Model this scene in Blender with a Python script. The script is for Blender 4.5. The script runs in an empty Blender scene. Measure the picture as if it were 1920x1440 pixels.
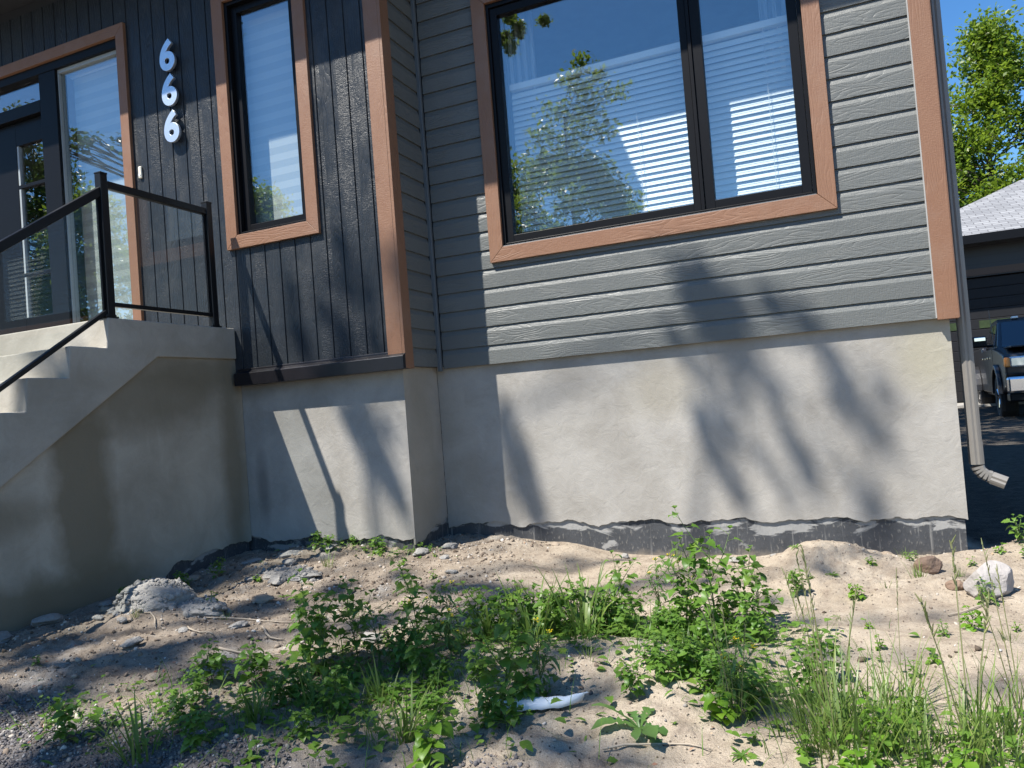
import bpy, bmesh, math, random
import numpy as np
from mathutils import Vector, Matrix

SC = bpy.context.scene
COL = SC.collection
rad = math.radians

# ------------------------------------------------------------------ camera
cam_d = bpy.data.cameras.new("camera")
cam = bpy.data.objects.new("camera", cam_d)
COL.objects.link(cam)
yaw, pitch, roll = 0.39666958, 0.02872698, 0.07822377
cy, sy, cp, sp = math.cos(yaw), math.sin(yaw), math.cos(pitch), math.sin(pitch)
fwd = Vector((-sy*cp, cy*cp, sp)); rgt = Vector((cy, sy, 0)); dwn = fwd.cross(rgt)
r2 = rgt*math.cos(roll) + dwn*math.sin(roll)
d2 = -rgt*math.sin(roll) + dwn*math.cos(roll)
up = -d2
cam.matrix_world = Matrix(((r2.x, up.x, -fwd.x, 0), (r2.y, up.y, -fwd.y, 0), (r2.z, up.z, -fwd.z, 1.0), (0, 0, 0, 1)))
cam_d.sensor_width = 36.0
cam_d.lens = 36.0*1432.7/1920
cam_d.clip_start = 0.05
cam_d.clip_end = 2000
SC.camera = cam

# ------------------------------------------------------------------ light
SUN = Vector((0.7366, 1.0, -2.0088)).normalized()        # the way sunlight travels
world = bpy.data.worlds.new("World"); SC.world = world; world.use_nodes = True
wn = world.node_tree.nodes; wl = world.node_tree.links
sky = wn.new("ShaderNodeTexSky"); sky.sky_type = 'NISHITA'; sky.sun_disc = False
sky.sun_elevation = rad(58.3); sky.sun_rotation = rad(216.4)
sky.altitude = 300; sky.air_density = 1.0; sky.dust_density = 0.1; sky.ozone_density = 5.0
wn["Background"].inputs["Strength"].default_value = 0.078
hs = wn.new("ShaderNodeHueSaturation"); hs.inputs["Saturation"].default_value = 1.2; hs.inputs["Value"].default_value = 1.2
wl.new(sky.outputs[0], hs.inputs["Color"]); wl.new(hs.outputs[0], wn["Background"].inputs["Color"])
sd = bpy.data.lights.new("sun", 'SUN'); sd.energy = 5.0; sd.angle = rad(0.53); sd.color = (1.0, 0.955, 0.88)
so = bpy.data.objects.new("sun", sd); COL.objects.link(so)
so.rotation_euler = SUN.to_track_quat('-Z', 'Y').to_euler(); so.location = (-10, -14, 28)
SC.view_settings.view_transform = 'Standard'; SC.view_settings.look = 'None'
SC.view_settings.exposure = 1.1; SC.view_settings.gamma = 1.0
SC.cycles.max_bounces = 10; SC.cycles.transparent_max_bounces = 24
SC.cycles.caustics_reflective = False; SC.cycles.caustics_refractive = False

# ------------------------------------------------------------------ materials
class NT:
    def __init__(s, name):
        s.m = bpy.data.materials.new(name); s.m.use_nodes = True
        s.t = s.m.node_tree; s.b = s.t.nodes["Principled BSDF"]; s.out = s.t.nodes["Material Output"]
        s._co = None
    def n(s, ty, **kw):
        nd = s.t.nodes.new(ty)
        for k, v in kw.items(): setattr(nd, k, v)
        return nd
    def put(s, sock, v):
        if v is None: return
        if isinstance(v, bpy.types.NodeSocket): s.t.links.new(v, sock)
        elif isinstance(v, (tuple, list)) and len(v) == 3 and sock.type == 'RGBA': sock.default_value = (*v, 1)
        else: sock.default_value = v
    def co(s):
        if s._co is None: s._co = s.n("ShaderNodeNewGeometry").outputs["Position"]
        return s._co
    def vm(s, op, a, b=None):
        nd = s.n("ShaderNodeVectorMath", operation=op); s.put(nd.inputs[0], a)
        if b is not None: s.put(nd.inputs[1], b)
        return nd.outputs["Value"] if op in ('LENGTH', 'DISTANCE', 'DOT_PRODUCT') else nd.outputs[0]
    def m_(s, op, a, b=None, c=None, clamp=False):
        nd = s.n("ShaderNodeMath", operation=op, use_clamp=clamp); s.put(nd.inputs[0], a); s.put(nd.inputs[1], b); s.put(nd.inputs[2], c)
        return nd.outputs[0]
    def xyz(s, v=None):
        nd = s.n("ShaderNodeSeparateXYZ"); s.put(nd.inputs[0], v or s.co()); return nd.outputs
    def comb(s, x=0., y=0., z=0.):
        nd = s.n("ShaderNodeCombineXYZ"); s.put(nd.inputs[0], x); s.put(nd.inputs[1], y); s.put(nd.inputs[2], z); return nd.outputs[0]
    def noise(s, v=None, scale=5., detail=4., rough=.55, dist=0.):
        nd = s.n("ShaderNodeTexNoise"); s.put(nd.inputs["Vector"], v or s.co()); s.put(nd.inputs["Scale"], scale)
        s.put(nd.inputs["Detail"], detail); s.put(nd.inputs["Roughness"], rough); s.put(nd.inputs["Distortion"], dist); return nd.outputs["Fac"]
    def voro(s, v=None, scale=5., feature='F1', out="Distance"):
        nd = s.n("ShaderNodeTexVoronoi", feature=feature); s.put(nd.inputs["Vector"], v or s.co()); s.put(nd.inputs["Scale"], scale); return nd.outputs[out]
    def ramp(s, f, stops, interp='LINEAR'):
        nd = s.n("ShaderNodeValToRGB"); s.put(nd.inputs[0], f); cr = nd.color_ramp; cr.interpolation = interp
        while len(cr.elements) < len(stops): cr.elements.new(.5)
        for e, (p, c) in zip(cr.elements, stops):
            e.position = p; e.color = (*c, 1) if isinstance(c, (tuple, list)) else (c, c, c, 1)
        return nd.outputs[0]
    def mix(s, f, a, b, mode='MIX'):
        nd = s.n("ShaderNodeMix", data_type='RGBA', blend_type=mode)
        s.put(nd.inputs[0], f); s.put(nd.inputs[6], a); s.put(nd.inputs[7], b); return nd.outputs[2]
    def mr(s, f, a, b, c=0., d=1.):
        nd = s.n("ShaderNodeMapRange"); s.put(nd.inputs[0], f)
        for i, v in enumerate((a, b, c, d)): s.put(nd.inputs[i+1], v)
        return nd.outputs[0]
    def bump(s, h, strength=.5, dist=.01, normal=None):
        nd = s.n("ShaderNodeBump"); s.put(nd.inputs["Strength"], strength); s.put(nd.inputs["Distance"], dist); s.put(nd.inputs["Height"], h)
        s.put(nd.inputs["Normal"], normal) if normal else None
        return nd.outputs[0]
    def fin(s, color=None, rough=None, normal=None, spec=None, metal=None):
        s.put(s.b.inputs["Base Color"], color); s.put(s.b.inputs["Roughness"], rough)
        if normal: s.put(s.b.inputs["Normal"], normal)
        s.put(s.b.inputs["Specular IOR Level"], spec); s.put(s.b.inputs["Metallic"], metal)
        return s.m

def simple(name, color, rough=.5, metal=0., var=.15, scale=8., bump=0., spec=.5):
    t = NT(name); f = t.noise(scale=scale, detail=5)
    c = t.mix(f, tuple(c*(1-var) for c in color), tuple(min(1, c*(1+var)) for c in color))
    return t.fin(c, rough, t.bump(t.noise(scale=scale*12, detail=3), bump, .004) if bump else None, spec, metal)

def wood_paint(name, color, along, cell, rough=.42, grain=26., strength=.55, dist=.006, saw=True, var=.08, org=0., spec=.5, axis=None, cross='z'):
    """painted engineered-wood board: embossed cathedral grain along an axis, a new pattern on each board"""
    t = NT(name); X, Y, Z = t.xyz()
    u, v = (X, Z) if along == 'x' else (Z, X)
    if along == 'x': u = t.m_('ADD', X, Y)
    else: v = t.m_('ADD', X, Y)
    idn = t.m_('FLOOR', t.m_('DIVIDE', t.m_('SUBTRACT', v, org), cell))
    wn_ = t.n("ShaderNodeTexWhiteNoise", noise_dimensions='1D'); t.put(wn_.inputs["W"], idn)
    rnd = wn_.outputs[0]
    off = t.m_('MULTIPLY', rnd, 61.)
    vec = t.comb(t.m_('ADD', t.m_('MULTIPLY', u, 1.5), off), t.m_('MULTIPLY', v, 9.), off)
    field = t.noise(vec, 1.0, 2.2, .45)
    rings = t.m_('SINE', t.m_('MULTIPLY', field, grain*6.28))
    rings = t.m_('POWER', t.m_('ABSOLUTE', rings), .5)
    patchy = t.ramp(t.noise(t.comb(t.m_('MULTIPLY', u, 2.2), t.m_('MULTIPLY', v, 3.), off), 1., 2.), [(.38, .1), (.6, 1.)])
    fine = t.noise(t.comb(t.m_('MULTIPLY', u, 40.), t.m_('MULTIPLY', v, 160.), off), 1., 3.)
    sawm = t.noise(t.comb(t.m_('MULTIPLY', u, 260.), t.m_('MULTIPLY', v, 30.), off), 1., 2.)
    h = t.m_('ADD', t.m_('MULTIPLY', rings, t.m_('MULTIPLY', patchy, .8)), t.m_('MULTIPLY', fine, .7))
    if saw: h = t.m_('ADD', h, t.m_('MULTIPLY', sawm, t.m_('SUBTRACT', 1.1, patchy)))
    c = t.mix(t.m_('ADD', t.m_('MULTIPLY', rnd, .5), t.m_('MULTIPLY', t.noise(scale=2.5), .5)), tuple(c*(1-var) for c in color), tuple(c*(1+var) for c in color))
    c = t.mix(t.ramp(t.noise(scale=1.3, detail=8, rough=.7), [(.55, 0.), (.75, .12)]), c, (.33, .31, .28))
    return t.fin(c, t.mr(t.noise(scale=14.), .3, .7, rough-.06, rough+.1), t.bump(h, strength, dist), spec)

M = {}
M['lap'] = wood_paint('grey lap siding paint', (.118, .124, .119), 'x', .1328, grain=9., strength=.6, dist=.004, rough=.46, spec=.36, org=1.303)
M['panel'] = wood_paint('blue-black panel siding paint', (.021, .025, .030), 'z', .1335, rough=.38, grain=8., strength=.66, dist=.005, org=-3.797, spec=.33)
M['trim_v'] = wood_paint('brown trim paint upright', (.205, .102, .056), 'z', 5., rough=.5, grain=9., strength=.45, dist=.003)
M['trim_h'] = wood_paint('brown trim paint level', (.205, .102, .056), 'x', 5., rough=.5, grain=9., strength=.45, dist=.003)
M['black'] = simple('black aluminium', (.005, .005, .006), .42, 0., .2, 30., .03, .16)
M['flash'] = simple('black flashing', (.014, .013, .016), .32, .2, .3, 12., .02)
M['rail'] = simple('black powder coat', (.006, .0062, .007), .40, .0, .2, 60., .08, .3)
M['greytrim'] = simple('grey corner bead', (.10, .115, .125), .45)
M['greypale'] = simple('grey vinyl edge', (.30, .33, .34), .5)
M['caulk'] = simple('pale caulk', (.33, .33, .325), .6)
M['soffit'] = simple('dark soffit', (.03, .032, .036), .5)
M['shingle_dark'] = simple('dark shingles', (.06, .06, .062), .9, 0, .4, 20., .6)
M['interior'] = simple('pale interior paint', (.42, .41, .38), .8)
M['int_floor'] = simple('oak floor', (.2, .13, .08), .5)
M['white'] = simple('white satin', (.80, .82, .82), .45, 0, .04)
M['number'] = simple('brushed silver digit', (.66, .72, .80), .42, .92, .05)
M['slat'] = simple('white faux wood slat', (.82, .85, .82), .4, 0, .03)
M['cord'] = simple('white cord', (.75, .76, .74), .7)
M['down'] = simple('taupe painted downspout', (.185, .172, .156), .38, .1, .1, 20.)
M['plastic'] = simple('white plastic scrap', (.70, .75, .80), .35, 0, .06)
M['bell'] = simple('ivory doorbell plastic', (.75, .70, .58), .4)
M['bark'] = simple('grey brown bark', (.11, .085, .065), .9, 0, .4, 10., .8)
M['twig'] = simple('dry twig', (.32, .27, .21), .85, 0, .3, 40.)

def glass(name, refl=.06, tint=(.95, .97, .97), rough=0.):
    t = NT(name)
    gm = t.n("ShaderNodeNewGeometry"); cs = t.m_('ABSOLUTE', t.vm('DOT_PRODUCT', gm.outputs["Normal"], gm.outputs["Incoming"]))
    f = t.m_('MULTIPLY_ADD', t.m_('POWER', t.m_('SUBTRACT', 1., cs, clamp=True), 5.), 1.-refl, refl)
    tr = t.n("ShaderNodeBsdfTransparent"); tr.inputs[0].default_value = (*tint, 1)
    gl = t.n("ShaderNodeBsdfGlossy"); gl.inputs["Roughness"].default_value = rough; gl.inputs[0].default_value = (1, 1, 1, 1)
    nz = t.bump(t.noise(scale=1.1, detail=1.), .06, .02)
    t.put(gl.inputs["Normal"], nz)
    mx = t.n("ShaderNodeMixShader"); t.put(mx.inputs[0], f); t.t.links.new(tr.outputs[0], mx.inputs[1]); t.t.links.new(gl.outputs[0], mx.inputs[2])
    t.t.links.new(mx.outputs[0], t.out.inputs[0]); return t.m
M['glass'] = glass('double glazed window glass', .15, (.95, .97, .965))
M['railglass'] = glass('railing safety glass', .035, (.97, .985, .98))

def sheer(name, color, tr):
    t = NT(name)
    d = t.n("ShaderNodeBsdfDiffuse"); d.inputs[0].default_value = (*color, 1)
    l = t.n("ShaderNodeBsdfTranslucent"); l.inputs[0].default_value = (*color, 1)
    mx = t.n("ShaderNodeMixShader"); mx.inputs[0].default_value = tr
    t.t.links.new(d.outputs[0], mx.inputs[1]); t.t.links.new(l.outputs[0], mx.inputs[2]); t.t.links.new(mx.outputs[0], t.out.inputs[0]); return t.m
M['sheer'] = sheer('sheer curtain', (.72, .76, .80), .4)

def zebra():
    t = NT('zebra shade fabric'); X, Y, Z = t.xyz()
    s = t.m_('FRACT', t.m_('DIVIDE', Z, .105))
    k = t.ramp(s, [(.0, 0.), (.46, 0.), (.50, 1.), (.97, 1.), (1., 0.)])
    weave = t.noise(t.vm('MULTIPLY', t.co(), (90., 90., 700.)), 1., 2.)
    c = t.mix(k, (.50, .54, .535), (.38, .425, .435)); c = t.mix(t.m_('MULTIPLY', weave, .15), c, (.5, .5, .5))
    return t.fin(c, .8)
M['zebra'] = zebra()

def parging(name, stains=(), tone=1.0, warm=(1., 1., 1.)):
    t = NT(name); X, Y, Z = t.xyz()
    big = t.noise(scale=1.6, detail=5, rough=.6); mid = t.noise(scale=6., detail=6, rough=.65, dist=.4)
    c = t.mix(t.ramp(big, [(.3, 0.), (.7, 1.)]), tuple(tone*q for q in (.258, .242, .216)), tuple(tone*q for q in (.395, .374, .343)))
    c = t.mix(t.ramp(mid, [(.35, .0), (.7, .55)]), c, tuple(tone*q for q in (.335, .320, .294)))
    # pale trowel drifts and faint runs
    tro = t.noise(scale=3.2, detail=9, rough=.75, dist=.7)
    c = t.mix(t.ramp(tro, [(.36, .5), (.52, 0.)]), c, tuple(tone*q for q in (.25, .232, .203))); c = t.mix(t.ramp(tro, [(.54, 0.), (.70, .32)]), c, tuple(tone*q for q in (.43, .405, .37)))
    run = t.noise(t.vm('MULTIPLY', t.co(), (7., 7., .7)), 1., 4., .6)
    c = t.mix(t.ramp(run, [(.60, 0.), (.76, .25)]), c, (.44*tone, .425*tone, .395*tone))
    c = t.mix(t.ramp(run, [(.24, .25), (.40, .0)]), c, (.25*tone, .225*tone, .185*tone))
    for (px, py, pz, rx, ry, rz, k, soft, col) in stains:      # old damp marks: ragged patches fixed to the wall
        v = t.vm('MULTIPLY', t.vm('SUBTRACT', t.co(), (px, py, pz)), (1/rx, 1/ry, 1/rz))
        d = t.m_('ADD', t.vm('LENGTH', v), t.m_('MULTIPLY', t.m_('SUBTRACT', t.noise(scale=3.5, detail=6), .5), 1.1))
        c = t.mix(t.mr(d, 1.-soft, 1.+soft, k, 0.), c, col)
    sp = t.noise(scale=260., detail=2); tr = t.noise(scale=11., detail=7, rough=.62, dist=.8)
    c = t.mix(1., c, warm, 'MULTIPLY')
    h = t.m_('ADD', t.m_('MULTIPLY', tr, 1.2), t.m_('MULTIPLY', sp, .28))
    c = t.mix(t.ramp(sp, [(.3, .22), (.45, 0.)]), c, (.2, .185, .16))
    return t.fin(c, .88, t.bump(h, .42, .009), .2)
DARK = (.155, .135, .10)
M['parge'] = parging('beige grey parging', [(-1.0, 4.88, 1.02, .22, .3, .18, .35, .5, (.30, .265, .19)), (.5, 4.88, 1.1, .16, .3, .2, .5, .5, (.34, .31, .21)), (-2.62, 4.6, .7, .3, .3, .8, .5, .5, (.24, .215, .16))])
M['parge_left'] = parging('cool grey parging', [(-3.9, 4.41, 1.3, .3, .2, .1, .7, .4, (.2, .19, .17)), (-3.86, 4.41, .55, .05, .2, .2, .7, .5, (.16, .15, .14))], 1.0)
M['parge_stair'] = parging('damp stained parging', [(-4, 3.08, .62, .4, .19, .65, .85, .25, DARK), (-4, 3.1, .12, .4, .42, .16, .85, .35, DARK), (-4, 2.55, .1, .4, .5, .18, .8, .35, DARK),
    (-4, 3.65, 1.25, .4, .55, .22, .75, .45, DARK), (-4, 4.28, .75, .4, .1, .9, .75, .5, DARK), (-4, 4.05, 1.4, .4, .5, .12, .7, .5, DARK), (-4, 2.5, 1.0, .4, .25, .1, .6, .5, DARK), (-4, 2.45, .62, .4, .35, .1, .6, .5, DARK)], 1.0, (1.06, 1.02, .92))  # warm factor tints this wall for light bounced off the ground
M['conc'] = parging('trowelled stair concrete', [(-4, 4.0, 1.53, .4, .5, .05, .35, .5, (.26, .24, .2)), (-4, 3.2, 1.35, .4, .3, .06, .35, .5, (.25, .23, .19))], .97, (1.03, 1.01, .95))
M['conc_path'] = parging('pale concrete apron', [], .95)

def dampproof():
    t = NT('black dampproof coating'); X, Y, Z = t.xyz()
    n = t.noise(scale=9., detail=6, rough=.7)
    c = t.mix(n, (.026, .028, .032), (.078, .082, .088))
    sm = t.noise(t.vm('MULTIPLY', t.co(), (3.2, 3.2, 9.)), 1., 5., .55, .8)
    hi = t.mr(Z, .05, .19, 0., .16)
    c = t.mix(t.ramp(t.m_('ADD', sm, hi), [(.635, 0.), (.68, .8)]), c, (.33, .325, .31))
    run = t.noise(t.vm('MULTIPLY', t.co(), (34., 34., 1.6)), 1., 3., .5)
    c = t.mix(t.ramp(run, [(.62, 0.), (.72, .55)]), c, (.27, .265, .25))
    sp = t.noise(t.vm('MULTIPLY', t.co(), (70., 70., 30.)), 1., 3.)
    c = t.mix(t.ramp(sp, [(.58, 0.), (.68, .5)]), c, (.22, .21, .19))
    dirt = t.m_('ADD', t.mr(Z, -.08, .06, .45, 0.), t.m_('MULTIPLY', t.noise(scale=14., detail=5), .4))
    c = t.mix(t.ramp(dirt, [(.38, 0.), (.6, .75)]), c, (.26, .22, .17))
    return t.fin(c, .6, t.bump(t.m_('ADD', n, sp), .5, .006), .35)
M['damp'] = dampproof()

def soil():
    t = NT('sandy soil'); X, Y, Z = t.xyz()
    big = t.noise(scale=1.1, detail=5, rough=.6, dist=.5)
    c = t.mix(t.ramp(big, [(.3, 0.), (.68, 1.)]), (.30, .245, .185), (.45, .385, .305))
    mid = t.noise(scale=7., detail=8, rough=.7, dist=.6)
    c = t.mix(t.ramp(mid, [(.36, .7), (.52, 0.)]), c, (.215, .17, .13))
    c = t.mix(t.ramp(mid, [(.55, 0.), (.75, .5)]), c, (.52, .455, .37))
    # greyer, darker, crumb-filled soil to the left
    left = t.m_('ADD', t.mr(X, -2.9, -1.2, 1., 0.), t.m_('MULTIPLY', t.m_('SUBTRACT', big, .5), 1.2))
    lc = t.mix(t.ramp(mid, [(.35, 0.), (.65, 1.)]), (.150, .120, .094), (.30, .252, .203))
    c = t.mix(t.ramp(left, [(.25, 0.), (.75, .85)]), c, lc)
    pale = t.noise(scale=2.6, detail=6, rough=.65)
    c = t.mix(t.m_('MULTIPLY', t.ramp(pale, [(.58, 0.), (.68, .7)]), t.ramp(left, [(.2, 0.), (.7, 1.)])), c, (.40, .385, .355))
    # gravel bed bottom left, dark drive to the right of the house and beyond
    gd = t.m_('ADD', t.m_('ADD', Y, t.m_('MULTIPLY', X, .06)), t.m_('MULTIPLY', t.m_('SUBTRACT', mid, .5), .5))
    c = t.mix(t.mr(gd, 1.76, 1.98, .9, 0.), c, (.125, .118, .118))
    dr = t.m_('ADD', t.m_('ADD', t.m_('MULTIPLY', Y, 1.), t.mr(X, .2, .75, -1.5, 0.)), t.m_('MULTIPLY', t.m_('SUBTRACT', mid, .5), .7))
    c = t.mix(t.mr(dr, 4.95, 5.3, 0., 1.), c, t.mix(t.ramp(t.noise(scale=11., detail=8, rough=.75), [(.35, 0.), (.65, 1.)]), (.022, .020, .018), (.085, .075, .062)))
    # grains, dark crumbs, reddish bud scales
    gr = t.noise(scale=320., detail=2)
    c = t.mix(t.ramp(gr, [(.3, .55), (.5, 0.)]), c, (.12, .095, .07)); c = t.mix(t.ramp(gr, [(.6, 0.), (.75, .45)]), c, (.6, .54, .46))
    vd = t.voro(scale=75., out="Distance"); vc = t.voro(scale=75., out="Color")
    sep = t.n("ShaderNodeSeparateColor"); t.put(sep.inputs[0], vc)
    spot = t.m_('MULTIPLY', t.ramp(vd, [(.2, 1.), (.32, 0.)]), t.ramp(sep.outputs[0], [(.80, 0.), (.86, 1.)]))
    c = t.mix(t.m_('MULTIPLY', spot, .8), c, (.05, .042, .035))
    h = t.m_('ADD', t.m_('MULTIPLY', t.noise(scale=38., detail=6, rough=.7), 1.), t.m_('MULTIPLY', gr, .22))
    h = t.m_('ADD', h, t.m_('MULTIPLY', spot, .3))
    return t.fin(c, .95, t.bump(h, .8, .022), .12)
M['soil'] = soil()

def stone(name, a, b, scale=30., bump=.5):
    t = NT(name); oi = t.n("ShaderNodeObjectInfo").outputs["Random"]
    n = t.noise(scale=scale, detail=6, rough=.65); c = t.mix(n, a, b)
    return t.fin(c, .85, t.bump(t.noise(scale=scale*4, detail=5), bump, .01), .25)
M['boulder'] = stone('pale boulder', (.20, .18, .165), (.42, .39, .37), 16.)
M['brownrock'] = stone('brown rock', (.13, .085, .06), (.27, .19, .14), 25.)
M['clod'] = stone('soil clod', (.20, .155, .115), (.36, .30, .235), 60.)
M['mortar'] = stone('grey mortar debris', (.19, .18, .165), (.39, .375, .35), 45., .9)
def gravel():
    t = NT('crushed grey gravel'); ri = t.n("ShaderNodeNewGeometry").outputs["Random Per Island"]
    c = t.ramp(ri, [(0., (.05, .046, .05)), (.5, (.105, .098, .104)), (.8, (.175, .165, .165)), (.95, (.26, .23, .20)), (1., (.42, .40, .37))])
    c = t.mix(t.m_('MULTIPLY', t.noise(scale=120.), .4), c, (.2, .19, .18)); return t.fin(c, .85, t.bump(t.noise(scale=200.), .4, .004), .25)
M['gravel'] = gravel()
def crumbs():
    t = NT('soil crumbs'); ri = t.n("ShaderNodeNewGeometry").outputs["Random Per Island"]
    c = t.ramp(ri, [(0., (.07, .055, .042)), (.3, (.17, .13, .10)), (.7, (.30, .245, .19)), (.93, (.40, .36, .31)), (1., (.55, .53, .5))])
    return t.fin(c, .95, None, .1)
M['crumb'] = crumbs()
def litter():
    t = NT('dead leaf litter'); ri = t.n("ShaderNodeNewGeometry").outputs["Random Per Island"]
    c = t.ramp(ri, [(0., (.16, .05, .03)), (.4, (.27, .12, .07)), (.7, (.30, .22, .14)), (1., (.42, .36, .28))]); return t.fin(c, .8)
M['litter'] = litter()

def leafmat(name, dark, light, tr=.35, rough=.42, spec=.4, yellow=(.20, .24, .03)):
    t = NT(name); ri = t.n("ShaderNodeNewGeometry").outputs["Random Per Island"]
    c = t.mix(ri, dark, light); c = t.mix(t.ramp(ri, [(.86, 0.), (1., .45)]), c, yellow)
    c = t.mix(t.m_('MULTIPLY', t.noise(scale=60., detail=3), .25), c, tuple(q*.6 for q in dark))
    t.fin(c, rough, None, spec)
    tl = t.n("ShaderNodeBsdfTranslucent"); t.put(tl.inputs[0], t.mix(.5, c, tuple(min(1, q*2.2) for q in light)))
    mx = t.n("ShaderNodeMixShader"); mx.inputs[0].default_value = tr
    t.t.links.new(t.b.outputs[0], mx.inputs[1]); t.t.links.new(tl.outputs[0], mx.inputs[2]); t.t.links.new(mx.outputs[0], t.out.inputs[0]); return t.m
M['weed'] = leafmat('fresh weed leaf', (.070, .150, .022), (.150, .270, .045), .42)
M['weed2'] = leafmat('blue green weed leaf', (.06, .135, .035), (.12, .215, .06), .4)
M['bright'] = leafmat('bright young leaf', (.10, .22, .02), (.17, .30, .03), .45)
M['grass'] = leafmat('grass blade', (.075, .135, .025), (.18, .25, .055), .35, yellow=(.35, .33, .12))
M['seed'] = leafmat('pale grass stalk', (.14, .17, .06), (.28, .27, .13), .2)
M['stem'] = leafmat('green stem', (.07, .13, .03), (.11, .18, .05), .1)
M['flower'] = leafmat('yellow floret', (.62, .46, .01), (.80, .62, .02), .2, yellow=(.8, .7, .05))
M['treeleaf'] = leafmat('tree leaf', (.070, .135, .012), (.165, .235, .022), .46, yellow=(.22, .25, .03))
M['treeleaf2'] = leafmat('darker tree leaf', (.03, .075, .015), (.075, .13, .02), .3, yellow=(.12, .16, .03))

# ------------------------------------------------------------------ helpers
def world_loc(o):
    v = Vector((0, 0, 0))
    while o: v = v + o.location; o = o.parent
    return v
def tag(o, label=None, cat=None, group=None, kind=None):
    for k, v in (('label', label), ('category', cat), ('group', group), ('kind', kind)):
        if v: o[k] = v
    return o
def thing(name, loc, label, cat, group=None):
    o = bpy.data.objects.new(name, None); COL.objects.link(o); o.location = loc; o.empty_display_size = .1
    return tag(o, label, cat, group)
class MB:
    def __init__(s): s.v = []; s.f = []
    def add(s, vs, fs):
        n = len(s.v); s.v += [tuple(v) for v in vs]; s.f += [tuple(i+n for i in f) for f in fs]
        return s
    def box(s, x0, x1, y0, y1, z0, z1):
        return s.add([(x0,y0,z0),(x1,y0,z0),(x1,y1,z0),(x0,y1,z0),(x0,y0,z1),(x1,y0,z1),(x1,y1,z1),(x0,y1,z1)],
                     [(0,3,2,1),(4,5,6,7),(0,1,5,4),(1,2,6,5),(2,3,7,6),(3,0,4,7)])
    def prism(s, poly, lo, hi, axis='x'):
        """extrude a 2-D polygon along an axis: x -> (y,z), y -> (x,z), z -> (x,y)"""
        def P(a, b, t): return {'x': (t, a, b), 'y': (a, t, b), 'z': (a, b, t)}[axis]
        n = len(poly); vs = [P(a, b, lo) for a, b in poly] + [P(a, b, hi) for a, b in poly]
        return s.add(vs, [tuple(range(n))[::-1], tuple(range(n, 2*n))] + [(i, (i+1) % n, n+(i+1) % n, n+i) for i in range(n)])
    def tube(s, pts, rads, n=8, cap=True):
        pts = [Vector(p) for p in pts]; rings = []
        if not hasattr(rads, '__len__'): rads = [rads]*len(pts)
        base = len(s.v); d0 = None
        for i, p in enumerate(pts):
            d = (pts[min(i+1, len(pts)-1)] - pts[max(i-1, 0)]).normalized()
            a = d.orthogonal().normalized() if d0 is None else (d0 - d*d0.dot(d)).normalized()
            d0 = a; b = d.cross(a)
            for k in range(n):
                th = 2*math.pi*k/n; s.v.append(tuple(p + (a*math.cos(th)+b*math.sin(th))*rads[i]))
        for i in range(len(pts)-1):
            for k in range(n):
                s.f.append((base+i*n+k, base+i*n+(k+1) % n, base+(i+1)*n+(k+1) % n, base+(i+1)*n+k))
        if cap:
            s.f.append(tuple(base+k for k in range(n))[::-1]); s.f.append(tuple(base+(len(pts)-1)*n+k for k in range(n)))
        return s
    def build(s, name, mat, parent=None, bevel=0., smooth=False, seg=2):
        me = bpy.data.meshes.new(name)
        off = world_loc(parent) if parent else Vector((0, 0, 0))
        me.from_pydata([(v[0]-off.x, v[1]-off.y, v[2]-off.z) for v in s.v], [], s.f)
        bm = bmesh.new(); bm.from_mesh(me); bmesh.ops.recalc_face_normals(bm, faces=bm.faces); bm.to_mesh(me); bm.free()
        me.materials.append(mat)
        o = bpy.data.objects.new(name, me); COL.objects.link(o)
        if parent: o.parent = parent
        if smooth: me.shade_smooth()
        if bevel:
            md = o.modifiers.new("bevel", 'BEVEL'); md.width = bevel; md.segments = seg; md.limit_method = 'ANGLE'; md.angle_limit = rad(40)
        return o
def npmesh(name, V, F, mat, parent=None, off=None, smooth=False):
    """numpy vertices + same-length faces -> one mesh object"""
    V = np.asarray(V, np.float32); F = np.asarray(F, np.int32)
    me = bpy.data.meshes.new(name); k = F.shape[1]
    me.vertices.add(len(V)); me.vertices.foreach_set('co', V.ravel())
    me.loops.add(F.size); me.loops.foreach_set('vertex_index', F.ravel())
    me.polygons.add(len(F)); me.polygons.foreach_set('loop_start', np.arange(0, F.size, k, dtype=np.int32))
    me.polygons.foreach_set('loop_total', np.full(len(F), k, np.int32))
    me.update(calc_edges=True); me.validate(); me.materials.append(mat)
    if smooth: me.shade_smooth()
    o = bpy.data.objects.new(name, me); COL.objects.link(o)
    if parent: o.parent = parent
    return o
def dup(o, loc, rz=0., s=1., label=None, group=None):
    r = o.copy(); COL.objects.link(r); r.location = loc; r.rotation_euler = (0, 0, rz); r.scale = (s, s, s)
    if label: r['label'] = label
    if group: r['group'] = group
    for ch in list(o.children):
        c = ch.copy(); COL.objects.link(c); c.parent = r
        for g in list(ch.children):
            d = g.copy(); COL.objects.link(d); d.parent = c
    return r

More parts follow.
